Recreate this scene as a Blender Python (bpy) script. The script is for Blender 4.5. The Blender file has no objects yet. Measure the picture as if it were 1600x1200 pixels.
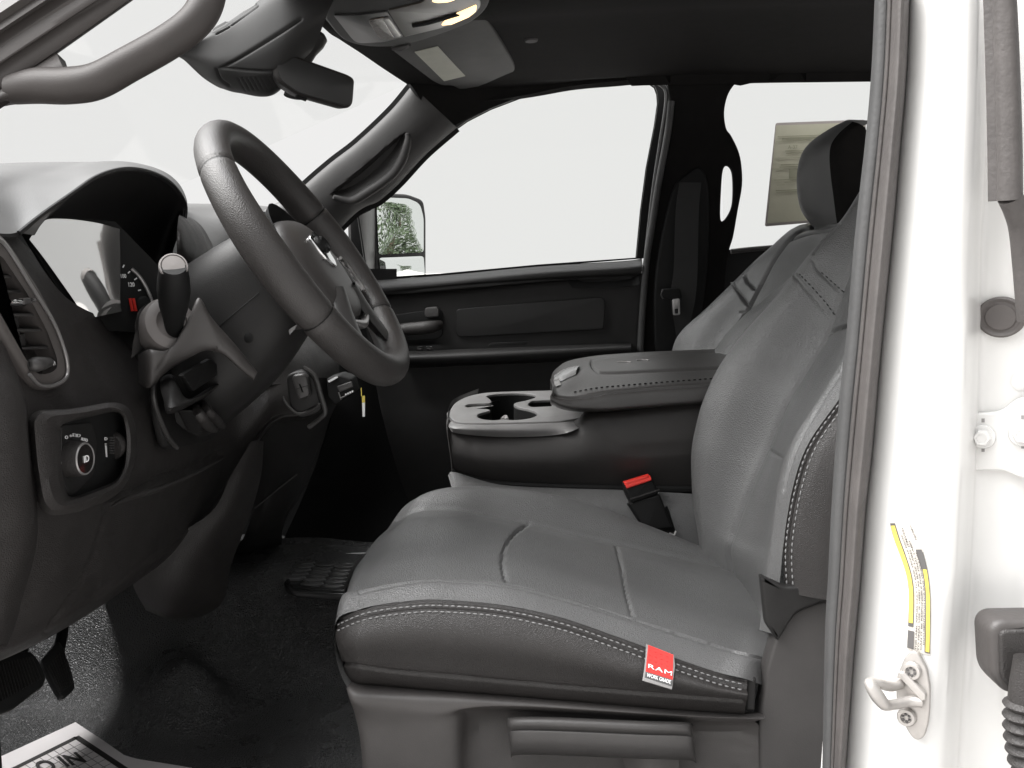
import bpy, bmesh, math, random
from math import sin, cos, tan, radians, pi, atan, atan2, sqrt, exp
from mathutils import Vector, Matrix
from mathutils.bvhtree import BVHTree
random.seed(7)
scene = bpy.context.scene
C = scene.collection

# ------------------------------------------------------------------ camera
FOC = 1650.0                       # focal length in photo pixels (1600 wide)
YAW, PITCH = radians(1.1), atan(215/FOC)
CAM = Vector((0, 0, 1.5))          # X to the tail, Y to the passenger side, Z up
FW = Vector((-sin(YAW)*cos(PITCH), cos(YAW)*cos(PITCH), -sin(PITCH)))
RT = Vector((cos(YAW), sin(YAW), 0))
UP = RT.cross(FW)
cd = bpy.data.cameras.new('camera'); cam = bpy.data.objects.new('camera', cd); C.objects.link(cam)
cd.sensor_width = 36; cd.lens = FOC*36/1600; cd.clip_start = 0.02; cd.clip_end = 500
cam.matrix_world = Matrix(((RT.x, UP.x, -FW.x, CAM.x), (RT.y, UP.y, -FW.y, CAM.y), (RT.z, UP.z, -FW.z, CAM.z), (0, 0, 0, 1)))
scene.camera = cam

def ray(px, py):
    return FW + RT*((px-800)/FOC) - UP*((py-600)/FOC)
def PY(px, py, Y):
    r = ray(px, py); return CAM + r*(Y/r.y)
def PX(px, py, X):
    r = ray(px, py); return CAM + r*(X/r.x)
def PZ(px, py, Z):                 # Z relative to the camera's height
    r = ray(px, py); return CAM + r*(Z/r.z)
def PP(px, py, p, n):
    r = ray(px, py); return CAM + r*((p-CAM).dot(n)/r.dot(n))
def V(x, y, z):
    return Vector((x, y, z+1.5))

# ------------------------------------------------------------------ curves
def cr(pts, n=8, closed=False):
    """Catmull-Rom through points (any dimension)"""
    P = [Vector(p) for p in pts]; out = []; N = len(P)
    if N < 3 and not closed:
        return [P[0].lerp(P[1], i/n) for i in range(n+1)]
    for i in range(N if closed else N-1):
        if closed: a, b, c, d = P[i-1], P[i], P[(i+1) % N], P[(i+2) % N]
        else:
            b, c = P[i], P[i+1]
            a = P[i-1] if i else b*2-c
            d = P[i+2] if i+2 < N else c*2-b
        for k in range(n):
            t = k/n
            out.append(0.5*((2*b)+(c-a)*t+(2*a-5*b+4*c-d)*t*t+(3*b-a-3*c+d)*t**3))
    if not closed: out.append(P[-1].copy())
    return out
def rnd(pts, r, n=5):
    """round the corners of a closed polygon; r a number or one per corner"""
    P = [Vector(p) for p in pts]; N = len(P); out = []
    for i in range(N):
        a, b, c = P[i-1], P[i], P[(i+1) % N]
        rr = r[i] if isinstance(r, (list, tuple)) else r
        if rr <= 0: out.append(b); continue
        la, lc = (a-b).length, (c-b).length
        p = b+(a-b)*(min(rr, la*.49)/la); q = b+(c-b)*(min(rr, lc*.49)/lc)
        for k in range(n+1):
            t = k/n; out.append(p*(1-t)**2+b*2*t*(1-t)+q*t*t)
    return out
def resample(pts, n):
    P = [Vector(p) for p in pts]; L = [0]
    for i in range(1, len(P)): L.append(L[-1]+(P[i]-P[i-1]).length)
    out = []; j = 0
    for k in range(n):
        s = L[-1]*k/(n-1)
        while j < len(P)-2 and L[j+1] < s: j += 1
        t = (s-L[j])/max(L[j+1]-L[j], 1e-9); out.append(P[j].lerp(P[j+1], min(max(t, 0), 1)))
    return out
def grid(rows, nu=8, nv=8, cu=False, cv=False):
    """rows of points -> dense interpolated grid (rows along v, points along u)"""
    R = [cr(r, nu, cu) for r in rows]
    cols = [cr([R[i][j] for i in range(len(R))], nv, cv) for j in range(len(R[0]))]
    return [[cols[j][i] for j in range(len(cols))] for i in range(len(cols[0]))]
def gnormals(G):
    N = []
    for i in range(len(G)):
        row = []
        for j in range(len(G[0])):
            a = G[min(i+1, len(G)-1)][j]-G[max(i-1, 0)][j]; b = G[i][min(j+1, len(G[0])-1)]-G[i][max(j-1, 0)]
            n = a.cross(b)
            n = n.normalized() if n.length > 1e-12 else Vector((0, 0, 1))
            if n.dot(CAM-G[i][j]) < 0: n = -n
            row.append(n)
        N.append(row)
    return N
def to_px(p):
    d = p-CAM; z = d.dot(FW)
    if z < 0.01: return (-9e3, -9e3)
    return (800+FOC*d.dot(RT)/z, 600-FOC*d.dot(UP)/z)
def dist_poly(p, poly):
    best = 9e9
    for (ax, ay), (bx, by) in zip(poly, poly[1:]):
        dx, dy = bx-ax, by-ay; L = dx*dx+dy*dy or 1e-9
        t = max(0, min(1, ((p[0]-ax)*dx+(p[1]-ay)*dy)/L))
        d = (p[0]-ax-t*dx)**2+(p[1]-ay-t*dy)**2
        if d < best: best = d
    return sqrt(best)
def groove(G, lines):
    """press seams into a surface; lines: (polyline px, width px, depth m)"""
    N = gnormals(G)
    L = [([tuple(q) for q in cr([(x, y, 0) for x, y in pl], 6)], w, d) for pl, w, d in lines]
    L = [([(q[0], q[1]) for q in pl], w, d, min(q[0] for q in pl)-w*3, max(q[0] for q in pl)+w*3, min(q[1] for q in pl)-w*3, max(q[1] for q in pl)+w*3) for pl, w, d in L]
    X0, X1, Y0, Y1 = min(l[3] for l in L), max(l[4] for l in L), min(l[5] for l in L), max(l[6] for l in L)
    for i, r in enumerate(G):
        for j, p in enumerate(r):
            u = to_px(p); push = 0
            if not (X0 < u[0] < X1 and Y0 < u[1] < Y1): continue
            for pl, w, d, x0, x1, y0, y1 in L:
                if x0 < u[0] < x1 and y0 < u[1] < y1:
                    q = dist_poly(u, pl)/w
                    if q < 3: push = max(push, d*exp(-q*q))
            if push: r[j] = p-N[i][j]*push
    return G
class Surf:
    def __init__(s, G):
        v = [p for r in G for p in r]; w = len(G[0]); f = []
        for i in range(len(G)-1):
            for j in range(w-1): f.append((i*w+j, i*w+j+1, (i+1)*w+j+1, (i+1)*w+j))
        s.b = BVHTree.FromPolygons(v, f)
    def hit(s, px, py, off=0.0):
        r = ray(px, py).normalized(); h = s.b.ray_cast(CAM, r)
        if h[0] is None:
            return None, None
        n = h[1]
        if n.dot(r) > 0: n = -n
        return h[0]+n*off, n
    def path(s, pl, off=0.0, n=8):
        out = []
        for q in cr([(x, y, 0) for x, y in pl], n):
            p, _ = s.hit(q[0], q[1], off)
            if p is not None: out.append(p)
        return out

# ------------------------------------------------------------------ mesh builder
class MB:
    def __init__(s): s.v = []; s.f = []; s.m = []; s.mats = []; s.flat = set()
    def mi(s, m):
        if m not in s.mats: s.mats.append(m)
        return s.mats.index(m)
    def add(s, vs, fs, mat, flat=False):
        o = len(s.v); k = s.mi(mat); s.v += [Vector(p) for p in vs]
        for f in fs:
            if flat: s.flat.add(len(s.f))
            s.f.append(tuple(o+i for i in f)); s.m.append(k)
        return s
    def grid(s, G, mat, cu=False, cv=False):
        h, w = len(G), len(G[0]); fs = []
        for i in range(h if cv else h-1):
            for j in range(w if cu else w-1):
                fs.append((i*w+j, i*w+(j+1) % w, ((i+1) % h)*w+(j+1) % w, ((i+1) % h)*w+j))
        return s.add([p for r in G for p in r], fs, mat)
    def shell(s, G, t, mat, mat2=None):
        """a sheet with thickness t, away from the camera side"""
        N = gnormals(G)
        B = [[p-n*t for p, n in zip(r, q)] for r, q in zip(G, N)]
        s.grid(G, mat); s.grid(B, mat2 or mat)
        e = lambda A: [A[0][j] for j in range(len(A[0]))]+[A[i][-1] for i in range(1, len(A))]+[A[-1][j] for j in range(len(A[0])-2, -1, -1)]+[A[i][0] for i in range(len(A)-2, 0, -1)]
        s.grid([e(G), e(B)], mat2 or mat, cu=True)
        return s
    def tube(s, pts, r, mat, n=12, sub=6, up=None, asp=1.0, closed=False, caps=True):
        P = cr(pts, sub, closed) if sub else [Vector(p) for p in pts]
        M = len(P)
        if not isinstance(r, (list, tuple)): R = [r]*M
        else:
            q = cr([(x, 0, 0) for x in r], sub or 1, closed); R = [max(x[0], 1e-5) for x in q]
            if not sub: R = list(r)
        G = []; pn = up
        for i in range(M):
            a = P[i-1] if (i or closed) else P[i]; b = P[(i+1) % M] if (i < M-1 or closed) else P[i]
            t = (b-a).normalized()
            if pn is None: pn = t.orthogonal()
            ref = up if up is not None else pn
            n1 = (ref-t*ref.dot(t)).normalized(); n2 = t.cross(n1); pn = n1
            G.append([P[i]+n1*(R[i]*cos(2*pi*k/n))+n2*(R[i]*asp*sin(2*pi*k/n)) for k in range(n)])
        s.grid(G, mat, cu=True, cv=closed)
        if caps and not closed:
            s.add(G[0], [tuple(range(n))], mat); s.add(G[-1], [tuple(range(n))], mat)
        return s
    def lathe(s, prof, o, axis, mat, n=28, ref=None, asp=1.0):
        """prof: (radius, height) pairs round an axis"""
        a = Vector(axis).normalized(); u = (ref-a*ref.dot(a)).normalized() if ref else a.orthogonal().normalized(); w = a.cross(u)
        G = [[o+a*h+(u*cos(2*pi*k/n)*asp+w*sin(2*pi*k/n))*max(r, 1e-5) for k in range(n)] for r, h in prof]
        return s.grid(G, mat, cu=True)
    def bm(s, b, mat, M=None, flat=False):
        b.verts.index_update()
        vs = [(M @ v.co if M else v.co.copy()) for v in b.verts]
        s.add(vs, [tuple(x.index for x in f.verts) for f in b.faces], mat, flat); b.free(); return s
    def box(s, c, sx, sy, sz, mat, rot=None, bev=0.0, seg=2):
        b = bmesh.new(); bmesh.ops.create_cube(b, size=1)
        for v in b.verts: v.co = Vector((v.co.x*sx, v.co.y*sy, v.co.z*sz))
        if bev: bmesh.ops.bevel(b, geom=b.edges[:], offset=bev, segments=seg, affect='EDGES', profile=.5)
        M = Matrix.Translation(c) @ (rot.to_4x4() if rot else Matrix())
        return s.bm(b, mat, M)
    def mesh(s, me, mat, M=None, fn=None):
        vs = [fn(v.co) if fn else (M @ v.co if M else v.co.copy()) for v in me.vertices]
        s.add(vs, [tuple(p.vertices) for p in me.polygons], mat); return s
    def plate(s, loops, t, mat, bev=0.0, n=None):
        """solid plate from planar 3D outline(s) (first outer, rest holes); front on the outline's plane, body behind"""
        if not isinstance(loops[0], list): loops = [loops]
        o = loops[0][0]; L = loops[0]
        if n is None:
            n = Vector((0, 0, 0))
            for i in range(len(L)): n += (L[i]-o).cross(L[(i+1) % len(L)]-o)
            n.normalize()
        if n.dot(CAM-o) < 0: n = -n
        u = n.orthogonal().normalized(); w = n.cross(u)
        cu = bpy.data.curves.new('t', 'CURVE'); cu.dimensions = '2D'; cu.fill_mode = 'BOTH'
        for lp in loops:
            sp = cu.splines.new('POLY'); sp.points.add(len(lp)-1); sp.use_cyclic_u = True
            for q, p in zip(sp.points, lp):
                d = p-o; q.co = (d.dot(u), d.dot(w), 0, 1)
        bev = min(bev, t*.45)
        cu.extrude = t/2-bev; cu.bevel_depth = bev; cu.bevel_resolution = 2
        if bev: cu.offset = -bev
        ob = bpy.data.objects.new('t', cu); me = to_mesh(ob)
        s.mesh(me, mat, fn=lambda c: o+u*c.x+w*c.y+n*(c.z-t/2))
        bpy.data.meshes.remove(me); bpy.data.objects.remove(ob); bpy.data.curves.remove(cu)
        return s
    def text(s, body, pbl, pbr, ptl, mat, ext=0.0003, off=0.0004, shear=0.0, bold=0.0, spacing=1.0):
        """lettering fitted to the quad of 3D points bottom-left, bottom-right, top-left"""
        cu = bpy.data.curves.new('t', 'FONT'); cu.body = body; cu.extrude = 0.02; cu.resolution_u = 3; cu.shear = shear
        cu.offset = bold; cu.space_character = spacing
        ob = bpy.data.objects.new('t', cu); me = to_mesh(ob)
        xs = [v.co.x for v in me.vertices]; ys = [v.co.y for v in me.vertices]
        x0, x1, y0, y1 = min(xs), max(xs), min(ys), max(ys); U = pbr-pbl; W = ptl-pbl; n = U.cross(W).normalized()
        if n.dot(CAM-pbl) < 0: n = -n
        s.mesh(me, mat, fn=lambda c: pbl+U*((c.x-x0)/(x1-x0))+W*((c.y-y0)/(y1-y0))+n*(off+ext*(c.z/0.02)))
        bpy.data.meshes.remove(me); bpy.data.objects.remove(ob); bpy.data.curves.remove(cu)
        return s
    def stitches(s, pts, mat, step=.0062, ln=.0042, r=.0007):
        P = [Vector(p) for p in pts]; L = sum((b-a).length for a, b in zip(P, P[1:]))
        n = max(2, int(L/step)); Q = resample(P, n*3+1)
        for i in range(n):
            a, b = Q[i*3], Q[i*3+2]; d = (b-a).normalized(); m = (a+b)/2
            s.tube([m-d*ln/2, m-d*ln/4, m+d*ln/4, m+d*ln/2], [r*.3, r, r, r*.3], mat, n=6, sub=0)
        return s
    def build(s, name, parent=None, label=None, auto=True):
        me = bpy.data.meshes.new(name); ob = bpy.data.objects.new(name, me); C.objects.link(ob)
        off = Vector((0, 0, 0)); q = parent
        while q: off += q.location; q = q.parent
        if parent is None:
            lo = Vector((min(p.x for p in s.v), min(p.y for p in s.v), min(p.z for p in s.v)))
            hi = Vector((max(p.x for p in s.v), max(p.y for p in s.v), max(p.z for p in s.v)))
            off = Vector(((lo.x+hi.x)/2, (lo.y+hi.y)/2, lo.z)); ob.location = off
        else: ob.parent = parent
        me.from_pydata([p-off for p in s.v], [], s.f)
        for m in s.mats: me.materials.append(m)
        me.polygons.foreach_set('material_index', s.m)
        me.validate()
        b = bmesh.new(); b.from_mesh(me); bmesh.ops.remove_doubles(b, verts=b.verts, dist=1e-6); bmesh.ops.recalc_face_normals(b, faces=b.faces)
        for f in b.faces: f.smooth = True
        for e in b.edges:
            if len(e.link_faces) == 2 and e.calc_face_angle(0) > radians(38): e.smooth = False
        b.to_mesh(me); b.free()
        if label: ob['label'] = label
        return ob
def to_mesh(ob):
    C.objects.link(ob); dg = bpy.context.evaluated_depsgraph_get(); dg.update()
    me = bpy.data.meshes.new_from_object(ob.evaluated_get(dg)); C.objects.unlink(ob); return me
def thing(name, label, cat, loc, group=None):
    o = bpy.data.objects.new(name, None); C.objects.link(o); o.location = loc; o.empty_display_size = .05
    o['label'] = label; o['category'] = cat
    if group: o['group'] = group
    return o
def tag(o, label, cat, group=None):
    o['label'] = label; o['category'] = cat
    if group: o['group'] = group
    return o
def struct(o, kind='structure'):
    o['kind'] = kind; return o
def circ(c, u, w, ru, rw, n=28, a0=0):
    return [c+u*(ru*cos(2*pi*k/n+a0))+w*(rw*sin(2*pi*k/n+a0)) for k in range(n)]

# ------------------------------------------------------------------ materials
def mat(name, col, rough=.5, bump=None, metal=0.0, coat=0.0, spec=.5, var=.12, vscale=18, emit=None, sheen=0.0, rvar=.0):
    m = bpy.data.materials.new(name); m.use_nodes = True; N = m.node_tree.nodes; L = m.node_tree.links
    b = N['Principled BSDF']; b.inputs['Roughness'].default_value = rough; b.inputs['Metallic'].default_value = metal
    b.inputs['Coat Weight'].default_value = coat; b.inputs['Coat Roughness'].default_value = .08
    b.inputs['Specular IOR Level'].default_value = spec
    if sheen: b.inputs['Sheen Weight'].default_value = sheen
    c = (*col, 1) if len(col) == 3 else col
    b.inputs['Base Color'].default_value = c
    tc = N.new('ShaderNodeTexCoord')
    if var:
        n = N.new('ShaderNodeTexNoise'); n.inputs['Scale'].default_value = vscale; n.inputs['Detail'].default_value = 5; n.inputs['Roughness'].default_value = .65
        L.new(tc.outputs['Object'], n.inputs['Vector'])
        mr = N.new('ShaderNodeMapRange'); mr.inputs[1].default_value = .3; mr.inputs[2].default_value = .7; mr.inputs[3].default_value = 1-var; mr.inputs[4].default_value = 1+var
        L.new(n.outputs['Fac'], mr.inputs[0])
        mx = N.new('ShaderNodeMix'); mx.data_type = 'RGBA'; mx.blend_type = 'MULTIPLY'; mx.inputs[0].default_value = 1; mx.inputs[6].default_value = c
        L.new(mr.outputs[0], mx.inputs[7]); L.new(mx.outputs[2], b.inputs['Base Color'])
        if rvar:
            m2 = N.new('ShaderNodeMapRange'); m2.inputs[1].default_value = .3; m2.inputs[2].default_value = .7; m2.inputs[3].default_value = rough-rvar; m2.inputs[4].default_value = rough+rvar
            L.new(n.outputs['Fac'], m2.inputs[0]); L.new(m2.outputs[0], b.inputs['Roughness'])
    if bump:
        kind, sc, st, ds = bump
        if kind == 'leather':
            t = N.new('ShaderNodeTexVoronoi'); t.feature = 'DISTANCE_TO_EDGE'; t.inputs['Scale'].default_value = sc; out = t.outputs['Distance']
            wn = N.new('ShaderNodeTexNoise'); wn.inputs['Scale'].default_value = sc*.7
            ad = N.new('ShaderNodeMix'); ad.data_type = 'RGBA'; ad.blend_type = 'LINEAR_LIGHT'; ad.inputs[0].default_value = .5/sc
            L.new(tc.outputs['Object'], wn.inputs['Vector']); L.new(tc.outputs['Object'], ad.inputs[6]); L.new(wn.outputs['Color'], ad.inputs[7]); L.new(ad.outputs[2], t.inputs['Vector'])
            cl = N.new('ShaderNodeMapRange'); cl.inputs[1].default_value = 0; cl.inputs[2].default_value = .35; L.new(out, cl.inputs[0]); out = cl.outputs[0]
        else:
            t = N.new('ShaderNodeTexNoise'); t.inputs['Scale'].default_value = sc; t.inputs['Detail'].default_value = 4; out = t.outputs['Fac']
            L.new(tc.outputs['Object'], t.inputs['Vector'])
        bp = N.new('ShaderNodeBump'); bp.inputs['Strength'].default_value = st; bp.inputs['Distance'].default_value = ds
        L.new(out, bp.inputs['Height']); L.new(bp.outputs[0], b.inputs['Normal'])
    if emit:
        b.inputs['Emission Color'].default_value = (*emit[0], 1); b.inputs['Emission Strength'].default_value = emit[1]
    return m
def glass(name, tint, refl=.5):
    m = bpy.data.materials.new(name); m.use_nodes = True; N = m.node_tree.nodes; L = m.node_tree.links
    N.remove(N['Principled BSDF']); out = N['Material Output']
    t = N.new('ShaderNodeBsdfTransparent'); t.inputs[0].default_value = (*tint, 1)
    g = N.new('ShaderNodeBsdfGlossy'); g.inputs['Roughness'].default_value = .02
    fr = N.new('ShaderNodeFresnel'); fr.inputs[0].default_value = 1.3
    mu = N.new('ShaderNodeMath'); mu.operation = 'MULTIPLY'; mu.inputs[1].default_value = refl; L.new(fr.outputs[0], mu.inputs[0])
    mx = N.new('ShaderNodeMixShader'); L.new(mu.outputs[0], mx.inputs[0]); L.new(t.outputs[0], mx.inputs[1]); L.new(g.outputs[0], mx.inputs[2]); L.new(mx.outputs[0], out.inputs[0])
    return m
G_ = lambda v, w=.0: (v*(1+w), v, v*(1-w*.4))
PLASTIC = mat('black grained plastic', G_(.014, .04), .5, spec=.3, bump= ('noise', 900, .35, .0006), vscale=30)
PLASTIC2 = mat('charcoal grained plastic', G_(.026, .09), .46, ('leather', 520, .38, .0008), vscale=25, spec=.4, rvar=.08)
DASHTOP = mat('charcoal dash skin', G_(.062, .02), .40, ('noise', 600, .35, .0007), vscale=20)
TRIM = mat('grey brown trim plastic', G_(.030, .14), .55, ('noise', 800, .3, .0005), vscale=20, spec=.35)
PILLAR = mat('pillar trim plastic', G_(.05, .03), .6, ('noise', 800, .3, .0005), vscale=16, spec=.25)
PODM = mat('sensor housing plastic', G_(.022, .02), .6, ('noise', 800, .3, .0005), vscale=16, spec=.25)
GREYTRIM = mat('satin grey trim', G_(.045, .04), .42, None, vscale=20)
SATIN = mat('satin silver trim', G_(.30, .03), .28, None, metal=.6, var=.05)
CHROME = mat('chrome', (.8, .8, .8), .08, None, metal=1, var=0)
BLACK = mat('matt black', G_(.007), .6, spec=.25, bump=('noise', 500, .2, .0006))
GLOSSBLACK = mat('gloss black', G_(.012, .1), .1, None, coat=.6, var=.05)
LEATHER = mat('grey vinyl leather', G_(.108, .0), .37, ('leather', 380, .42, .0008), vscale=9, var=.09, rvar=.07)
LEATHERD = mat('dark vinyl leather', G_(.020, .10), .42, ('leather', 560, .42, .0008), vscale=12, var=.1)
WHEELSKIN = mat('steering wheel leather', G_(.034, .08), .42, ('leather', 420, .3, .0007), vscale=14, spec=.4)
SEATPLASTIC = mat('seat base plastic', G_(.050, .08), .5, ('noise', 800, .35, .0006), vscale=14)
THREAD = mat('grey thread', G_(.20), .7, None, var=.05)
VINYL = mat('black vinyl floor', G_(.070), .30, ('leather', 260, .75, .0020), vscale=5, rvar=.10, var=.25)
RUBBER = mat('black rubber', G_(.015), .45, ('noise', 300, .3, .001))
SEAL = mat('grey door seal rubber', G_(.062, .10), .62, ('noise', 240, .5, .0012), vscale=30, var=.15)
SEALD = mat('dark seal lip', G_(.055, .0), .6, ('noise', 300, .4, .001))
PAINT = mat('white car paint', (.66, .655, .64), .32, ('noise', 14, .08, .004), coat=.7, var=.03, vscale=6)
STEEL = mat('zinc plated steel', G_(.5, .02), .33, None, metal=.75, var=.1)
PAPER = mat('white paper', (.72, .69, .69), .75, ('noise', 60, .2, .001), var=.04)
INK = mat('black ink', G_(.02, .1), .7, None, var=0)
INKG = mat('grey ink', G_(.25, .04), .7, None, var=0)
FABRIC = mat('dark headliner fabric', G_(.011, .06), .95, ('noise', 1400, .5, .0008), vscale=40, spec=.1)
VISOR = mat('sun visor vinyl', G_(.05, .03), .75, ('noise', 900, .3, .0006), vscale=20)
RED = mat('red button', (.62, .03, .02), .45, None, var=.05)
REDTAG = mat('red woven tag', (.60, .035, .03), .8, ('noise', 900, .5, .0006), var=.1)
TAGGREY = mat('grey tag edging', G_(.22, .03), .8, ('noise', 900, .4, .0006))
WHITE = mat('white print', (.8, .8, .8), .6, None, var=0)
YELLOW = mat('yellow print', (.66, .52, .10), .6, None, var=.05)
STICKER = mat('window sticker paper', (.47, .46, .36), .8, None, var=.05)
LAMPGLOW = mat('lit map lamp', (.9, .75, .5), .4, None, var=0, emit=((1.0, .72, .38), 1.6))
GLASS = glass('window glass', (.97, .975, .97), .2)
MIRROR = mat('mirror glass', (.85, .88, .86), .01, None, metal=1, var=0)
DARKMIRROR = mat('mirror glass painted dark', G_(.03), .3, None, var=0, spec=.3)  # reflection of the dark headliner put into the glass colour
WSHIELD = glass('windshield glass', (.97, .975, .97), .04)
# ================================================================== the setting
YD = 2.46                                  # inner face of the passenger side
def side(pl, Y=YD): return [PY(x, y, Y) for x, y in pl]
def smooth2(pl, n=5, closed=True): return [(p.x, p.y) for p in cr([(x, y, 0) for x, y in pl], n, closed)]
def rnd2(pl, r, n=5): return [(p.x, p.y) for p in rnd([(x, y, 0) for x, y in pl], r, n)]

# ground under the truck
b = MB(); b.grid([[Vector((x, y, 0)) for x in (-60, -10, 10, 60)] for y in (-60, -5, 5, 60)], mat('pale concrete', (.34, .33, .32), .85, ('noise', 30, .4, .01), var=.15, vscale=3))
struct(b.build('ground'))

# headliner: header edge traced, crowned towards the middle
hd = [(-.31, .98, .345), (-.345, 1.25, .372)] + [tuple(PY(x, y, Y)-Vector((0, 0, 1.5))) for x, y, Y in ((507, 45, 1.86), (531, 62, 1.99), (565, 84, 2.12), (600, 108, 2.25), (646, 138, 2.40))]
hd = hd[:2] + [(-.375, 1.62, .388)] + hd[2:]
rows = []
for f, dz in ((0, 0), (.12, .022), (.4, .05), (.8, .06), (1.0, .055)):
    rows.append([V(x+(1.25-x)*f, y, z+dz*(1-.5*((y-1.68)/.75)**2)) for x, y, z in hd])
G = grid(rows, 5, 6)
b = MB(); b.shell([r[:] for r in G], .03, FABRIC, BLACK)
wt = [(668, 262), (700, 208), (729, 187), (766, 167), (811, 152), (860, 139), (930, 130), (1000, 125), (1018, 127), (1029, 138), (1032, 158)]
# side rail above the passenger windows, curved down from the headliner
top = [p.copy() for p in [r[-1] for r in G]]
rail_top = resample(top, 15); bot = resample([PY(x, y, YD-.014) for x, y in ((640, 136), (660, 150), (700, 165), (811, 151), (860, 139), (930, 130), (1000, 124), (1050, 124), (1120, 124), (1180, 115), (1250, 110), (1360, 105), (1500, 104))], 15)
mid = [a.lerp(c, .5)+Vector((0, .022, .008)) for a, c in zip(rail_top, bot)]
b.shell(grid([rail_top, mid, bot], 4, 4), .02, FABRIC, FABRIC)
b.shell(grid([[PY(634, 122, 2.365), PY(655, 152, 2.365), PY(690, 212, 2.44)], [PY(690, 106, 2.40), PY(706, 140, 2.41), PY(726, 188, 2.455)], [PY(770, 90, 2.43), PY(785, 128, 2.44), PY(800, 156, 2.46)], [PY(850, 80, 2.44), PY(860, 110, 2.45), PY(866, 138, 2.46)]], 6, 6), .01, FABRIC, BLACK)
# round coat hook cap on the headliner
def hl(px, py):                            # headliner hit
    return HL.hit(px, py)
HL = Surf(G)
p, n = HL.hit(830, 62)
if p is not None: b.lathe([(.0, .004), (.012, .0035), (.0135, .0)], p, n, VISOR)
b.plate([p for p in (PZ(496, 30, .40),PZ(496, 30, .40)+Vector((0,.3,0)),PZ(496, 30, .40)+Vector((.2,.3,0)))], .001, FABRIC) if False else None
struct(b.build('ceiling', label='dark fabric headliner'))

# floor: driver well, tunnel hump and toe board in one vinyl sheet
def fz(x, y):
    z = -.70
    z += .175*exp(-((y-1.76)/.16)**4)
    t = max(0, -x-.84); z += 1.6* .62*t*t/(t+.10)
    def rg(ax, ay, bx, by, w, h):
        dx, dy = bx-ax, by-ay; L = dx*dx+dy*dy; t = ((x-ax)*dx+(y-ay)*dy)/L; tc_ = max(0, min(1, t))
        d = sqrt((x-ax-tc_*dx)**2+(y-ay-tc_*dy)**2); return h*exp(-(d/w)**2)
    z += rg(-.78, 1.82, -.52, 1.50, .06, .085)+rg(-.66, 1.80, -.49, 1.60, .026, .035)+rg(-.33, 1.62, -.22, 1.42, .10, .025)
    z += .005*sin(x*21+y*9)*sin(y*17-x*6)
    return z
G = [[V(x, y, fz(x, y)) for y in [.80+1.72*j/220 for j in range(221)]] for x in [-1.3+2.1*i/220 for i in range(221)]]
b = MB(); b.shell(G, .01, VINYL)
struct(b.build('floor', label='black grained vinyl cab floor with a tunnel hump'))
FLOOR = Surf(G)
# firewall and back of the cab close the room
b = MB()
b.grid([[V(-1.1, y, z) for y in (.85, 1.7, 2.6)] for z in (-.75, -.3, .08)], BLACK)
struct(b.build('firewall'))
b = MB()
for y0, y1, z0, z1 in ((.86, 2.52, -.75, -.02), (.86, 2.52, .30, .45), (.86, 1.05, -.02, .30), (2.33, 2.52, -.02, .30)):
    b.box(V(1.26, (y0+y1)/2, (z0+z1)/2), .03, y1-y0, z1-z0, BLACK)
struct(b.build('back_wall', label='dark rear wall of the cab with its window opening'))

b = MB(); b.grid([[PY(x, y, YD+.04) for x in (60, 300, 480, 620)] for y in (420, 600, 760, 930)], BLACK)
b.box(V(-.80, .905, -.33), .62, .02, .84, BLACK)
struct(b.build('side_wall', label='black kick panel ahead of the passenger door'))

# ------------------------------------------------------------------ passenger door
door = thing('truck_door', 'closed black passenger door with pull pocket below the clear window', 'door', PY(800, 800, YD), None)
b = MB()
belt = [(556, 442), (592, 437), (690, 430), (840, 416), (971, 408), (1003, 404)]
out = belt+[(997, 470), (990, 560), (985, 700), (975, 870), (600, 870), (560, 700), (548, 560)]
R_ = [[PY(x, y, YD+.05) for x, y in belt], [PY(x, y+3, YD+.012) for x, y in belt], [PY(x, y+12, YD-.012) for x, y in belt], [PY(x, y+24, YD-.01) for x, y in belt], [PY(x, y+34, YD+.004) for x, y in belt],
      [PY(x+dx, 525+.02*(700-x), YD+.006) for (x, y), dx in zip(belt, (0, 0, 0, 0, 0, -4))], [PY(x+dx, 560, YD+.004) for (x, y), dx in zip(belt, (0, 0, 0, 0, 0, -8))],
      [PY(x+dx, 620, YD+.004) for (x, y), dx in zip(belt, (0, 0, 0, 0, 0, -10))], [PY(x+dx, 700, YD+.0) for (x, y), dx in zip(belt, (6, 4, 0, 0, 0, -12))], [PY(x+dx, 860, YD+.03) for (x, y), dx in zip(belt, (10, 8, 0, 0, 0, -14))]]
G = grid(R_, 8, 6)
groove(G, [([(615, 458), (700, 448), (850, 438), (990, 432)], 2.2, .003),
           ([(712, 482), (940, 463), (948, 470), (944, 516), (936, 522), (716, 529), (709, 522), (709, 488), (712, 482)], 2.2, .004),
           ([(612, 488), (690, 477), (697, 483), (698, 530), (690, 536), (615, 541)], 2.2, .004),
           ([(650, 692), (700, 690), (850, 688)], 2.5, .003), ([(655, 625), (668, 632), (720, 626)], 2.5, .003)])
b.shell(G, .02, PLASTIC, BLACK)
panel = b.build('door_panel', door)
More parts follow.
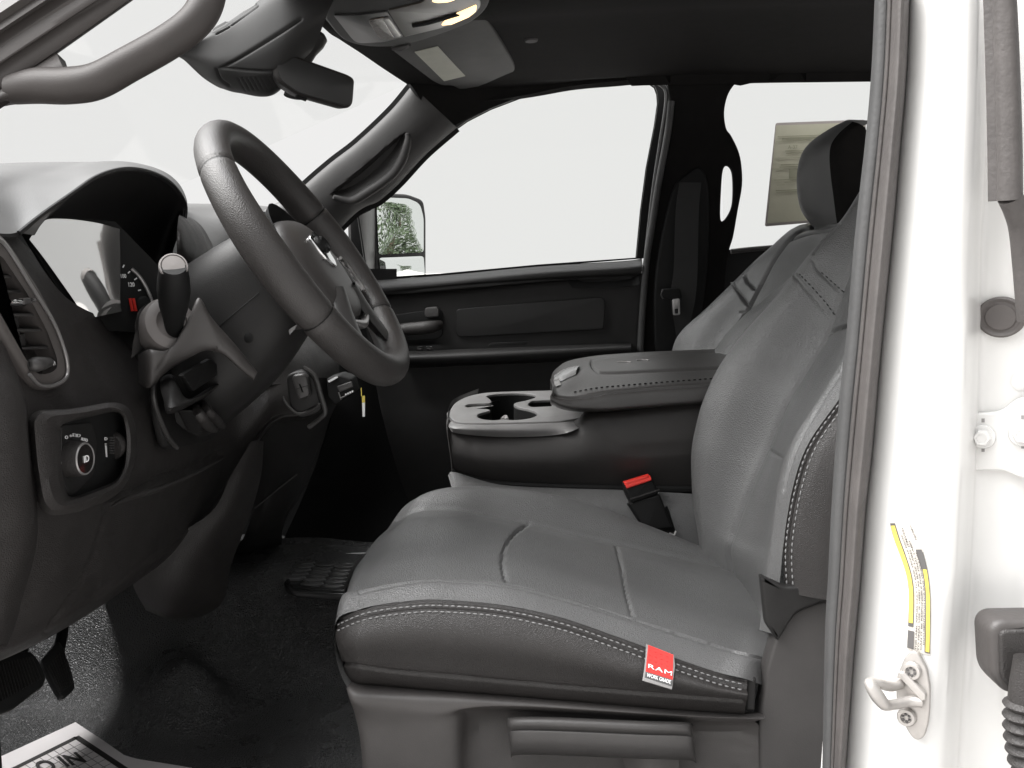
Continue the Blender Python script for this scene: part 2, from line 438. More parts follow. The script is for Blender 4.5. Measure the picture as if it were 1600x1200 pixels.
# recess panel and pull pocket
b = MB()
b.plate(side(rnd2([(713, 483), (939, 464), (946, 470), (943, 515), (718, 527), (712, 522)], 6), YD-.003), .006, mat('door inset panel', G_(.012, .02), .42, ('noise', 700, .3, .0006), spec=.35), .002)
b.build('inset_panel', door)
b = MB()
b.plate(side(rnd2([(614, 492), (686, 482), (692, 488), (692, 524), (684, 530), (616, 535)], 6), YD-.002), .008, BLACK, .002)
b.tube([PY(612, 516, YD-.03), PY(640, 514, YD-.045), PY(672, 511, YD-.045), PY(688, 507, YD-.02)], [.012, .015, .015, .01], PLASTIC2, n=12)
b.build('pull_handle', door)
b = MB()
b.plate(side(rnd2([(664, 481), (683, 479), (686, 483), (685, 495), (667, 497), (663, 493)], 3), YD-.022), .016, GREYTRIM, .003)
b.build('door_latch_lever', door)
# armrest
A = [[PY(x, y, Y) for x, y in zip((636, 720, 860, 940, 986), ys)] for ys, Y in (((549, 546, 541, 538, 537), YD+.01), ((549, 546, 541, 538, 537), YD-.05), ((556, 553, 547, 543, 541), YD-.085), ((566, 564, 557, 552, 549), YD-.085), ((574, 571, 564, 558, 554), YD-.06), ((576, 572, 566, 560, 556), YD+.01))]
b = MB(); b.grid(grid(A, 6, 5), PLASTIC); b.build('armrest', door)
b = MB()
for x in (656, 671):
    b.box(PY(x, 545, YD-.05), .012, .016, .006, GLOSSBLACK, None, .002); b.tube([PY(x-4, 542, YD-.055), PY(x+4, 541.6, YD-.055)], .0012, CHROME, n=6, sub=0)
b.build('window_switch', door)
b = MB(); b.plate(side([(762, 541), (822, 538), (826, 534), (768, 536)], YD-.03), .01, BLACK, .001); b.build('armrest_cup', door)
# window frame (black run channel) and glass
win = [(572, 440), (556, 336), (575, 327), (600, 308), (620, 287), (640, 264), (661, 242), (691, 214), (729, 187), (766, 168), (811, 151), (860, 139), (930, 130), (1000, 125), (1015, 127), (1025, 134), (1029, 145), (1030, 160), (1025, 195), (1012, 262), (1003, 330), (996, 404), (840, 415), (690, 429)]
o = [(551, 438), (546, 332)]+[(572, 317), (592, 299), (612, 279), (632, 256), (654, 234), (684, 206), (724, 177), (763, 157), (808, 141), (857, 129), (928, 120), (1003, 114), (1026, 117), (1041, 128), (1046, 146), (1046, 166), (1041, 200), (1028, 264), (1019, 332), (1012, 402), (1004, 404)]
o2 = o[:2]+o[2:]+[(996, 404)]
b = MB(); b.plate([side(o+[(840, 417), (690, 431)], YD+.045), side(win, YD+.045)], .03, BLACK, .002)
b.tube([PY(x, y, YD+.02) for x, y in ((1027, 128), (1040, 140), (1041, 165), (1032, 225), (1021, 300), (1010, 395))], .0055, SEALD, n=8)
b.build('window_frame', door)
b = MB(); b.plate(side([(560, 436), (556, 332), (620, 280), (691, 208), (811, 146), (1000, 120), (1032, 140), (1012, 262), (996, 410), (690, 434)], YD+.06), .004, GLASS); b.build('window_glass', door)

# exterior mirror beyond the glass
mir = thing('door_mirror', 'tall towing mirror with two stacked glasses outside the passenger window', 'side mirror', PY(610, 440, 2.75))
YM = 2.78
def mp(x, y, d=0): return PP(x, y, PY(630, 370, YM)+MN*d, MN)
MN = Vector((.783, -.622, .05)).normalized()
b = MB()
b.plate([mp(x, y) for x, y in rnd2([(581, 300), (640, 303), (664, 312), (668, 340), (668, 436), (584, 442)], [12, 6, 8, 8, 4, 4])], .10, PLASTIC, .012)
b.build('mirror_housing', mir)
def bowed(pl, d, sag):
    o = [mp(x, y, d) for x, y in pl]; c = sum(o, Vector((0, 0, 0)))/len(o); G = []
    for f in (1, .85, .7, .55, .4, .25, .1, .01): G.append([c.lerp(p, f)+MN*sag*(1-f*f) for p in o])
    return G
b = MB(); b.grid(bowed(rnd2([(588, 308), (638, 310), (656, 318), (662, 340), (662, 394), (592, 398)], [6, 6, 8, 8, 5, 5]), .003, .0016), MIRROR, cu=True); b.build('mirror_glass', mir)
b = MB(); b.grid(bowed(rnd2([(592, 403), (662, 400), (664, 428), (660, 434), (596, 434)], 5), .003, .006), MIRROR, cu=True); b.build('mirror_glass', mir)
b = MB(); b.grid(grid([[PY(556, 325, 2.56), PY(556, 380, 2.56), PY(558, 445, 2.56)], [PY(572, 316, 2.60), PY(574, 380, 2.60), PY(574, 446, 2.60)], [PY(590, 303, 2.74), PY(590, 370, 2.74), PY(590, 450, 2.74)]], 4, 4), GREYTRIM)
b.build('mirror_arm', mir)

# ------------------------------------------------------------------ passenger A pillar trim with its grab handle
ap = thing('windshield_pillar', 'far windshield pillar with grab handle pocket beside the passenger window', 'pillar', PY(552, 332, YD))
e_out = [(420, 348), (477, 293), (520, 256), (560, 225), (612, 176), (646, 136)]
e_in = [(470, 420), (552, 334), (590, 313), (622, 285), (664, 240), (712, 198)]
# widen upper end into the headliner
rows = [[PY(x-3, y-2, 2.43) for x, y in e_out], [PY(x, y, 2.38) for x, y in e_out], [PY(x*.66+u*.34, y*.66+v*.34, 2.37) for (x, y), (u, v) in zip(e_out, e_in)],
        [PY(x*.3+u*.7, y*.3+v*.7, 2.385) for (x, y), (u, v) in zip(e_out, e_in)], [PY(u, v, 2.43) for u, v in e_in], [PY(u+1, v+1, 2.48) for u, v in e_in]]
G = grid(rows, 10, 10)
rec = smooth2([(635, 208), (618, 217), (575, 253), (540, 283), (517, 303), (530, 309), (549, 309), (575, 294), (605, 272), (622, 250), (632, 228)], 4)
# pocket: push the vertices inside the outline back
N_ = gnormals(G)
def inside(p, pl):
    c = False; j = len(pl)-1
    for i in range(len(pl)):
        if (pl[i][1] > p[1]) != (pl[j][1] > p[1]) and p[0] < (pl[j][0]-pl[i][0])*(p[1]-pl[i][1])/(pl[j][1]-pl[i][1])+pl[i][0]: c = not c
        j = i
    return c
G = grid(rows, 30, 16); N_ = gnormals(G)
for i, r in enumerate(G):
    for j, p in enumerate(r):
        u = to_px(p); ins = inside(u, rec)
        if ins: r[j] = p-N_[i][j]*min(.03, .0045*dist_poly(u, rec+rec[:1]))
b = MB(); b.shell(G, .01, PILLAR, BLACK); b.build('pillar_trim', ap)
SA = Surf(grid(rows, 10, 10))
b = MB()
hp = [SA.hit(x, y, .004)[0] for x, y in ((521, 307), (548, 312), (576, 297), (608, 274), (626, 250), (636, 222), (636, 208))]
b.tube([p for p in hp if p is not None], [.005, .010, .011, .011, .011, .008, .004], PILLAR, n=12); b.build('grab_handle', ap)

# ------------------------------------------------------------------ passenger B pillar, belt, rear door
bp_ = thing('door_pillar', 'dark passenger door pillar between the two clear side windows', 'pillar', PY(1070, 800, YD))
out = smooth2([(1036, 90), (1046, 150), (1046, 200), (1032, 270), (1022, 335), (1012, 405), (1003, 480), (998, 560), (990, 700), (985, 860)], 4, False)+smooth2([(1130, 860), (1132, 600), (1133, 450), (1139, 395), (1146, 370), (1153, 330), (1160, 290), (1159, 258), (1154, 235), (1143, 212), (1135, 200), (1132, 175), (1137, 150), (1147, 133), (1160, 122), (1180, 112), (1184, 90)], 4, False)
hole = smooth2([(1137, 259), (1130, 266), (1127, 300), (1126, 340), (1131, 345), (1140, 333), (1145, 317), (1146, 290), (1144, 268)], 4)
b = MB(); b.plate([side(out, YD-.0), side(hole, YD-.0)], .018, FABRIC, .004)
b.tube([PY(x, y, YD-.004) for x, y in ((1049, 158), (1043, 210), (1030, 280), (1020, 345), (1010, 410), (1003, 500), (999, 580))], .008, SEALD, n=10)
b.build('pillar_trim', bp_)
b = MB(); b.plate(side(smooth2([(1026, 412), (1050, 300), (1075, 270), (1095, 262), (1108, 300), (1106, 420), (1090, 520), (1070, 560), (1030, 560), (1022, 500)], 4), YD-.012), .02, BLACK, .006); b.build('belt_cover', bp_)
sb = thing('seat_belt', 'black shoulder belt with a latch plate hanging on the far pillar', 'seat belt', PY(1060, 560, YD-.05))
b = MB()
L_ = [[PY(x, y, YD-.035+d) for x in xs] for (y, xs, d) in ((285, (1062, 1096), .005), (330, (1056, 1092), -.005), (420, (1053, 1090), -.012), (470, (1048, 1086), -.014), (540, (1058, 1074), -.01), (700, (1062, 1072), 0))]
b.shell(grid(L_, 4, 6), .0016, mat('belt webbing', G_(.020), .7, ('noise', 900, .6, .0006))); b.build('webbing', sb)
b = MB()
b.plate([side(rnd2([(1050, 468), (1062, 466), (1063, 492), (1052, 493)], 3), YD-.062), side(rnd2([(1054, 483), (1060, 482), (1060, 490), (1055, 490)], 1.5), YD-.062)], .004, STEEL, .0006)
b.plate(side(rnd2([(1033, 452), (1062, 450), (1066, 466), (1048, 470), (1035, 466)], 4), YD-.058), .014, BLACK, .003)
b.tube([PY(1036, 452, YD-.064), PY(1033, 460, YD-.064), PY(1036, 467, YD-.064)], .0015, GREYTRIM, n=6); b.build('latch_plate', sb)

rd = thing('truck_door', 'closed dark rear passenger door behind the grey seatbacks', 'door', PY(1250, 800, YD+.05))
rw = smooth2([(1128, 391), (1124, 300), (1124, 215), (1130, 165), (1143, 138), (1158, 123), (1180, 115)], 4, False)+[(1250, 110), (1360, 106), (1470, 104), (1500, 120), (1500, 372), (1250, 384)]
b = MB(); b.plate([side([(1120, 860), (1120, 70), (1560, 60), (1560, 860)], YD+.055), side(rw, YD+.055)], .04, BLACK, .004)
b.tube([PY(x, y, YD+.02) for x, y in ((1142, 393), (1180, 389), (1250, 384), (1330, 380))], .006, PLASTIC2, n=8)
b.build('door_panel', rd)
b = MB(); b.plate(side([(1130, 396), (1130, 110), (1510, 95), (1510, 380)], YD+.09), .004, GLASS); b.build('window_glass', rd)

# window price sticker on the rear glass
st = thing('window_sticker', 'yellowed paper sheet of fine print stuck inside the rear side window', 'sticker', PY(1200, 352, YD+.08))
YS = YD+.083
b = MB(); b.plate(side(rnd2([(1212, 192), (1352, 187), (1362, 340), (1195, 354)], 4), YS), .0015, mat('sticker edge', G_(.33, .1), .8, None, var=.03))
b.plate(side([(1213, 196), (1350, 191), (1360, 337), (1199, 349)], YS-.0012), .001, STICKER)
ik = mat('faded ink', (.30, .30, .22), .8, None, var=0)
def sl(x0, x1, y, h):
    f = lambda x: -.035*(x-1212)
    b.plate(side([(x0, y+f(x0)), (x1, y+f(x1)), (x1, y+h+f(x1)), (x0, y+h+f(x0))], YS-.0026), .0006, ik)
for x0, x1, y, h in ((1215, 1300, 213, 1), (1222, 1290, 216, 2.4), (1213, 1300, 221, .6), (1227, 1290, 236, 1), (1228, 1290, 240, .8), (1211, 1300, 247, .6), (1220, 1290, 257, 1.6), (1218, 1280, 261, .8), (1209, 1290, 264, .6), (1209, 1290, 281, .7), (1212, 1290, 297, 1.6), (1213, 1280, 300, .8), (1226, 1240, 285, .7), (1214, 1226, 289, .7)): sl(x0, x1, y, h)
sl(1233, 1262, 265, 15)
b.text('A-37', PY(1231, 233, YS-.003), PY(1246, 232.6, YS-.003), PY(1231, 227, YS-.003), ik)
b.build('printed_sheet', st)

# windshield glass
b = MB()
lo_ = [V(-1.0, y, z) for y, z in ((.95, .06), (1.68, .09), (2.45, .06))]
b.grid(grid([[V(-.31-.0, .98, .35), V(-.385, 1.68, .395), V(-.28, 2.42, .36)], [V(-.66, .96, .21), V(-.71, 1.68, .245), V(-.64, 2.44, .21)], lo_], 8, 6), WSHIELD)
tag(b.build('windshield'), 'wide clear windshield ahead of the black rear view mirror', 'windshield')

# ------------------------------------------------------------------ near A pillar with grab handle (upper left corner)
na = thing('windshield_pillar', 'near windshield pillar with a loop grab handle at the upper left', 'pillar', PY(60, 165, .95))
YA = .95
b = MB()
rows = [[PY(-150, 105, YA+.03), PY(0, 4, YA+.03), PY(200, -130, YA+.03)], [PY(-150, 120, YA), PY(0, 20, YA), PY(200, -112, YA)], [PY(-150, 148, YA-.012), PY(0, 47, YA-.012), PY(200, -84, YA-.012)], [PY(-150, 154, YA-.004), PY(0, 53, YA-.004), PY(200, -79, YA-.004)],
        [PY(-150, 196, YA-.01), PY(0, 96, YA-.01), PY(200, -35, YA-.01)], [PY(-150, 200, YA-.005), PY(0, 101, YA-.005), PY(200, -30, YA-.005)], [PY(-150, 232, YA-.004), PY(0, 140, YA-.004), PY(330, -90, YA-.004)], [PY(-150, 236, YA+.02), PY(0, 146, YA+.02), PY(330, -86, YA+.02)]]
rows = [[r[0]+(r[0]-r[1])*2.2]+r for r in rows]
b.shell(grid(rows, 14, 4), .012, TRIM, TRIM)
# foot of the pillar trim under the handle
rows = [[PY(-120, 218, YA-.002), PY(0, 138, YA-.002), PY(50, 105, YA-.002), PY(88, 82, YA-.002)], [PY(-120, 220, YA-.012), PY(0, 146, YA-.012), PY(55, 122, YA-.012), PY(98, 104, YA-.012)], [PY(-120, 214, YA-.01), PY(0, 158, YA-.01), PY(60, 148, YA-.01), PY(120, 138, YA-.01)], [PY(-120, 212, YA+.01), PY(0, 168, YA+.01), PY(62, 162, YA+.01), PY(128, 154, YA+.01)]]
G = grid(rows, 10, 8); groove(G, [([(38, 128), (60, 135), (100, 139), (130, 139)], 1.6, .0015)])
b.shell(G, .012, TRIM, TRIM)
b.build('pillar_trim', na)
b = MB()
b.tube([PY(*q) for q in ((20, 140, YA), (60, 134, YA-.008), (105, 134, YA-.014), (150, 127, YA-.018), (200, 101, YA-.02), (262, 66, YA-.02), (302, 36, YA-.018), (322, 5, YA-.012), (330, -40, YA), (335, -90, YA+.01))], [.013, .0155, .0158, .0156, .0150, .0148, .0148, .0150, .0150, .014], TRIM, n=18, up=Vector((0, 1, 0)), asp=1.0)
b.build('grab_handle', na)
# ================================================================== rear view mirror, camera pod, overhead console, visor
YC = 1.68
pod = thing('sensor_pod', 'dark sensor housing with vent slots on the windshield behind the mirror', 'sensor pod', PY(400, 147, YC))
b = MB()
rows = [[PY(335, 42, YC-.05), PY(395, 8, YC-.05), PY(450, -40, YC-.05), PY(520, -70, YC-.03)],
        [PY(300, 70, YC-.075), PY(370, 35, YC-.08), PY(440, 0, YC-.08), PY(525, -15, YC-.05)],
        [PY(276, 84, YC-.05), PY(350, 82, YC-.09), PY(440, 52, YC-.10), PY(512, 20, YC-.07)],
        [PY(290, 96, YC-.03), PY(345, 106, YC-.085), PY(430, 92, YC-.10), PY(500, 52, YC-.06)],
        [PY(318, 122, YC-.02), PY(352, 128, YC-.06), PY(420, 122, YC-.09), PY(488, 78, YC-.05)],
        [PY(345, 138, YC+.0), PY(372, 145, YC-.02), PY(428, 147, YC-.05), PY(476, 92, YC-.02)],
        [PY(345, 130, YC+.06), PY(372, 140, YC+.07), PY(428, 140, YC+.07), PY(476, 90, YC+.06)]]
G = grid(rows, 40, 24)
lines = [([(350, 104), (372, 92), (440, 50), (470, 30)], 2.2, .004), ([(338, 108), (345, 124), (358, 134)], 1.8, .003), ([(345, 106), (390, 110), (440, 112)], 1.8, .003)]
for k in range(3):
    lines.append(([(330+k*4, 47+k*3), (350+k*4, 36+k*3)], 1.3, .004)); lines.append(([(354+k*4, 33+k*3), (396+k*3, 4+k*3)], 1.3, .004))
for k in range(9): lines.append(([(372+k*7, 122-k*.4), (383+k*7, 142-k*.6)], 1.1, .0015))
groove(G, lines); b.grid(G, PODM); b.build('housing', pod)

rm = thing('rearview_mirror', 'black rear view mirror on a stalk below the sensor housing', 'mirror', PY(490, 168, YC))
YR = 1.62
rn = Vector((.60, -.80, -.05)).normalized()
def rp_(x, y, d=0): return PP(x, y, PY(490, 122, YR)+rn*d, rn)
b = MB(); o = rnd2([(424, 78), (436, 77), (548, 117), (556, 124), (553, 164), (544, 170), (466, 148), (430, 124)], [6, 6, 9, 6, 9, 9, 8, 14])
b.plate([rp_(x, y) for x, y in o], .032, PLASTIC2, .007)
# button under the rim
b.tube([rp_(463, 150, -.01), rp_(478, 155, -.01)], .0035, BLACK, n=8, sub=0)
b.build('mirror_housing', rm)
b = MB(); o = rnd2([(431, 84), (437, 82), (545, 121), (552, 127), (549, 160), (542, 166), (468, 145), (437, 124)], [5, 5, 8, 5, 8, 8, 8, 12])
b.plate([rp_(x, y, .0014) for x, y in o], .003, DARKMIRROR, .0004); b.build('mirror_glass', rm)
b = MB(); b.lathe([(.001, .0), (.028, .0), (.031, .006), (.028, .016), (.02, .03), (.013, .05), (.012, .085), (.014, .10), (.0, .10)], PY(474, 52, YC-.02), PY(468, 96, YR+.03)-PY(474, 52, YC-.02), PLASTIC, ref=Vector((1, 0, 0)), asp=1.2); b.build('stalk', rm)

# overhead console hung under the headliner
oc = thing('overhead_console', 'dark overhead console with two warm map lamps lit', 'overhead console', PY(640, 76, 1.75))
on = Vector((0.05, -.06, -1)).normalized(); o0 = PY(640, 60, 1.88)
def op(x, y, d=0):
    return PP(x, y, o0+on*d, on)
edge = smooth2([(506, 22), (516, 42), (535, 62), (560, 71), (590, 74), (625, 72), (665, 62), (700, 50), (735, 36), (758, 18), (766, -4), (760, -40), (700, -70), (600, -50), (530, -10)], 5)
b = MB(); b.plate([op(x, y) for x, y in edge], .05, PODM, .006); b.build('console_body', oc)
b = MB()
b.plate([op(x, y, .002) for x, y in rnd2([(521, 24), (560, 24), (604, 18), (630, 58), (600, 66), (556, 68)], [3, 3, 3, 3, 6, 10])], .004, mat('console lid plastic', G_(.018), .35, None, spec=.3), .0008); b.build('storage_lid', oc)
b = MB()
b.plate([op(x, y, .002) for x, y in rnd2([(606, 17), (660, 4), (690, -20), (742, -20), (752, 8), (742, 22), (690, 44), (632, 58)], [3, 6, 6, 6, 6, 6, 6, 3])], .004, mat('brown gloss console panel', (.035, .028, .022), .3, None, var=.05), .0008)
b.tube([op(645, 40, .003), op(672, 35, .003), op(716, 22, .003)], .0035, BLACK, n=8)
b.build('console_panel', oc)
b = MB(); b.plate([op(x, y, .0034) for x, y in rnd2([(575, 32), (600, 27), (618, 60), (594, 62)], [5, 3, 2, 6])], .003, mat('brown smoked lens', (.06, .045, .035), .25, None, var=.05), .0005)
b.build('sunglass_latch', oc)
b = MB(); b.plate([op(x, y, .005) for x, y in rnd2([(598, 31), (608, 29), (627, 57), (616, 60)], 3)], .004, SATIN, .0008); b.build('latch_button', oc)
for pts in (([(689, 40), (697, 31), (715, 21), (745, 8), (744, 18), (733, 27), (705, 39)]), ([(674, 3), (684, -6), (712, -18), (712, 0), (700, 4), (684, 5)])):
    b = MB(); b.plate([op(x, y, .0034) for x, y in rnd2(pts, 3)], .003, LAMPGLOW, .0005); b.build('map_lamp', oc)
b = MB(); b.tube([op(x, y, .001) for x, y in ((612, 76), (626, 75), (640, 70))], [.003, .006, .003], GREYTRIM, n=8); b.build('microphone', oc)

# passenger sun visor folded up against the headliner
sv = thing('sun_visor', 'dark folded sun visor with a pale warning label under the headliner', 'sun visor', PY(720, 140, 2.2))
vn = Vector((.14, -.08, -1)).normalized(); v0 = HL.hit(720, 100)[0]
def vp(x, y, d=.014): return PP(x, y, v0+vn*d, vn)
o = rnd2([(610, 78), (690, 44), (755, 22), (806, 104), (805, 116), (790, 128), (718, 141), (706, 134), (690, 134), (676, 128)], [10, 5, 8, 12, 10, 12, 8, 5, 6, 8])
b = MB(); b.plate([vp(x, y) for x, y in o], .016, VISOR, .005); b.build('visor_panel', sv)
b = MB(); b.plate([vp(x, y, .0162) for x, y in ((648, 82), (684, 73), (727, 119), (694, 127))], .0014, mat('pale visor label', (.42, .42, .36), .7, ('noise', 40, .2, .001), var=.08)); 
b.build('warning_label', sv)
# ================================================================== dashboard
dash = thing('dashboard', 'black dashboard with hooded gauges and a silver edged air vent', 'dashboard', V(-.5, 1.2, -.45))
# --- instrument hood: front lip traced on X = -.46
XL = -.46
lip = [(-70, 372), (-20, 368), (22, 366), (60, 336), (110, 301), (142, 279), (175, 267), (205, 265), (236, 272), (260, 285), (277, 304), (286, 325), (284, 348), (280, 372)]
LP = [PX(x, y, XL) for x, y in lip]
sil = [(-90, 276), (-50, 272), (0, 264), (50, 257), (95, 253), (130, 252), (165, 253), (200, 256), (232, 263), (256, 274), (274, 292), (284, 318), (281, 345), (277, 372)]
S1 = [PX(x, y+1, -.56+.0*i) for i, (x, y) in enumerate(sil)]
M1 = [(a*.5+c*.5)+Vector((0, 0, .006)) for a, c in zip(LP, S1)]
B1 = [p+Vector((-.12, 0, -.004)) for p in S1]; B2 = [p+Vector((-.36, 0, -.03)) for p in S1]
R0 = [p+Vector((-.010, .0, 0)) for p in LP]      # soft lip
lipc = [p+Vector((.0035, 0, .002)) for p in LP]
G = grid([lipc, M1, S1, B1, B2], 8, 8)
b = MB(); b.grid(G, DASHTOP)
# underside of the hood, running in to the gauge face
XC = -.535
inn = [(60, 368), (64, 362), (70, 352), (80, 345), (100, 342), (130, 343), (158, 348), (180, 354), (187, 364), (190, 380), (215, 400), (238, 420), (248, 450), (252, 480)]
IN = [PX(x, y, XC) for x, y in inn]
UL = [p+Vector((-.004, 0, -.004)) for p in LP]
lip2 = [p+Vector((.0035, 0, -.002)) for p in LP]
b.grid(grid([lipc, lip2, UL, [a.lerp(c, .5)+Vector((0, 0, .006)) for a, c in zip(UL, IN)], IN], 8, 6), FABRIC if False else PLASTIC)
hood = b.build('instrument_hood', dash)
b = MB(); b.tube([p+Vector((.004, 0, .001)) for p in LP[2:-1]], .0022, PLASTIC, n=8); b.build('hood_piping', hood)

# --- dash top running across to the passenger side, seen past the hood and wheel
rows = [[PX(262, 440, -.46), PX(330, 420, -.45), PX(400, 440, -.45), PX(470, 440, -.45), PX(520, 430, -.45)],
        [PX(270, 372, -.50), PX(335, 352, -.50), PX(400, 340, -.50), PX(445, 350, -.50), PX(505, 352, -.50)],
        [PX(268, 330, -.55), PX(333, 331, -.55), PX(395, 327, -.55), PX(440, 334, -.55), PX(500, 345, -.55)],
        [PX(265, 318, -.62), PX(331, 319, -.62), PX(390, 320, -.62), PX(432, 325, -.62), PX(485, 338, -.62)],
        [PX(265, 318, -.80), PX(331, 320, -.80), PX(390, 322, -.80), PX(430, 327, -.80), PX(470, 336, -.80)]]
b = MB(); b.grid(grid(rows, 8, 8), DASHTOP); b.build('dash_top', dash)
# passenger vent cowl and centre speaker cowl behind the wheel
b = MB()
b.grid(grid([[PX(283, 336, -.47), PX(300, 341, -.468), PX(318, 357, -.466), PX(333, 384, -.464)], [PX(279, 340, -.44), PX(290, 352, -.435), PX(305, 370, -.432), PX(328, 398, -.43)], [PX(276, 380, -.43), PX(285, 385, -.425), PX(298, 400, -.425), PX(318, 415, -.425)], [PX(280, 440, -.44), PX(290, 440, -.44), PX(300, 440, -.44), PX(318, 440, -.44)]], 8, 6), PLASTIC2)
b.build('vent_cowl', dash); b = MB()
b.grid(grid([[PX(400, 332, -.46), PX(420, 331, -.46), PX(445, 338, -.46)], [PX(402, 342, -.45), PX(420, 344, -.45), PX(445, 350, -.45)], [PX(405, 352, -.46), PX(420, 356, -.46), PX(445, 360, -.46)]], 6, 6), BLACK)
b.lathe([(.0, .02), (.02, .018), (.034, .01), (.04, -.004), (.04, -.03)], PX(452, 345, -.46), Vector((.7, -.4, .3)), GREYTRIM)
b.build('speaker_cowl', dash)

# --- gauge face and mirror-like lens
clus = MB()
LN = Vector((.665, -.74, .075)).normalized(); LO = PX(60, 372, XC+.006)
def LP_(x, y, d=0): return PP(x, y, LO+LN*d, LN)
clus.plate([LP_(x, y, -.012) for x, y in ((36, 362), (66, 338), (180, 346), (262, 430), (262, 500), (240, 520), (130, 515))], .01, BLACK)
cl = clus.build('instrument_cluster', dash)
b = MB()
# right dial: arc, ticks, numerals, red needle
b.tube([LP_(x, y, -.006) for x, y in ((206, 420), (218, 432), (228, 448), (236, 466), (237, 472))], .0020, SATIN, n=8)
for x, y, a, c in ((192, 418, 2, -4), (200, 427, 3, -3), (210, 437, 4, -2.5), (216, 454, 4, -1)):
    b.tube([LP_(x, y, -.008), LP_(x+a, y+c, -.008)], .0008, WHITE, n=6, sub=0)
b.text('100', LP_(189, 434.5, -.009), LP_(197.5, 434.5, -.009), LP_(188, 428, -.009), WHITE, bold=.02)
b.text('120', LP_(201, 448, -.009), LP_(210.5, 448, -.009), LP_(200, 441, -.009), WHITE, bold=.02)
for x in (203, 208.5): b.tube([LP_(x, 466, -.008), LP_(x+4, 486, -.008)], .0017, RED, n=6, sub=0)
b.lathe([(.0, .004), (.008, .003), (.01, 0)], LP_(225, 476, -.008), LN, BLACK)
b.build('speed_dial', cl)
# bowed lens, made mirror-like and turned to reflect the pale door opening
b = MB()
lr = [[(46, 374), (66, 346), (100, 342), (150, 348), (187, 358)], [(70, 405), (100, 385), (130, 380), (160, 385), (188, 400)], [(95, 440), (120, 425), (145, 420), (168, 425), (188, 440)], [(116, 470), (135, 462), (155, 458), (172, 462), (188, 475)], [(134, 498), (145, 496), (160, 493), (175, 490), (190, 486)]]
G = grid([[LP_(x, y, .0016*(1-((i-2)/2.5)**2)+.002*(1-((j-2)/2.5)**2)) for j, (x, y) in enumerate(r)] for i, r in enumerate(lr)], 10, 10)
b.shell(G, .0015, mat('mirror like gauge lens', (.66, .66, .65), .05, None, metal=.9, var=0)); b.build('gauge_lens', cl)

# --- main face
cols = (-80, 20, 110, 200, 280, 350, 420, 480, 530)
tab = {350: (-.53, -.53, -.53, -.54, -.55, -.53, -.50, -.48, -.47), 430: (-.47, -.475, -.50, -.53, -.545, -.52, -.47, -.43, -.41), 500: (-.45, -.455, -.47, -.50, -.50, -.48, -.42, -.38, -.36),
       560: (-.44, -.44, -.45, -.455, -.46, -.45, -.39, -.35, -.33), 640: (-.42, -.42, -.425, -.43, -.435, -.43, -.38, -.34, -.32), 740: (-.42, -.42, -.42, -.43, -.44, -.44, -.41, -.38, -.36), 900: (-.45, -.45, -.45, -.46, -.48, -.50, -.46, -.42, -.4), 1050: (-.50, -.50, -.50, -.52, -.54, -.54, -.5, -.46, -.44)}
tk = sorted(tab)
def fx(px, py):
    py = max(tk[0], min(tk[-1]-.01, py)); px = max(cols[0], min(cols[-1]-.01, px))
    i = max(k for k in range(len(tk)-1) if tk[k] <= py); j = max(k for k in range(len(cols)-1) if cols[k] <= px)
    t = (py-tk[i])/(tk[i+1]-tk[i]); u = (px-cols[j])/(cols[j+1]-cols[j])
    a, c = tab[tk[i]], tab[tk[i+1]]
    return (a[j]*(1-u)+a[j+1]*u)*(1-t)+(c[j]*(1-u)+c[j+1]*u)*t
def PD(px, py, d=0): return PX(px, py, fx(px, py)+d)
bot = {-80: 1052, 20: 1014, 110: 967, 200: 908, 280: 848, 350: 772, 420: 668, 480: 650, 530: 610}
topr = {-80: 372, 20: 366, 110: 470, 200: 498, 280: 470, 350: 430, 420: 430, 480: 430, 530: 430}
rows = []
for f in (0, .12, .25, .4, .55, .7, .85, .95, 1.0):
    rows.append([PD(c, topr[c]*(1-f)+bot[c]*f) for c in cols])
rows.append([PX(c, bot[c]+10, fx(c, bot[c])-.05) for c in cols]); rows.append([PX(c, bot[c]+2, fx(c, bot[c])-.22) for c in cols])
G = grid(rows, 16, 10)
groove(G, [([(205, 640), (238, 612), (280, 585), (300, 572)], 1.5, .0015), ([(165, 800), (170, 780), (225, 760), (245, 745), (300, 730), (345, 705)], 2.6, .006), ([(165, 800), (140, 880), (110, 930), (70, 990)], 2, .003), ([(50, 820), (40, 880), (-10, 940)], 2.4, .004),
           ([(0, 700), (14, 760), (22, 820), (24, 860)], 2, .004), ([(5, 1005), (30, 960), (52, 935)], 2, .003)])
b = MB(); b.grid(G, PLASTIC2); b.build('dash_panel', dash)
FACE = Surf(G)
# left edge roll of the dash, a lighter grained wrap
b = MB()
W = [[(-60, 420), (-60, 470), (-50, 560), (-40, 620), (-35, 700), (-30, 800), (-30, 880), (-40, 1060)], [(-15, 420), (-10, 480), (6, 560), (26, 620), (32, 700), (42, 790), (36, 870), (-4, 1010)], [(4, 440), (14, 520), (34, 590), (46, 640), (52, 710), (62, 800), (56, 880), (18, 1012)]]
b.grid(grid([[PD(x, y, d) for x, y in r] for r, d in zip(W, (.006, .016, -.006))], 6, 6), PLASTIC2); b.build('dash_end_roll', dash)

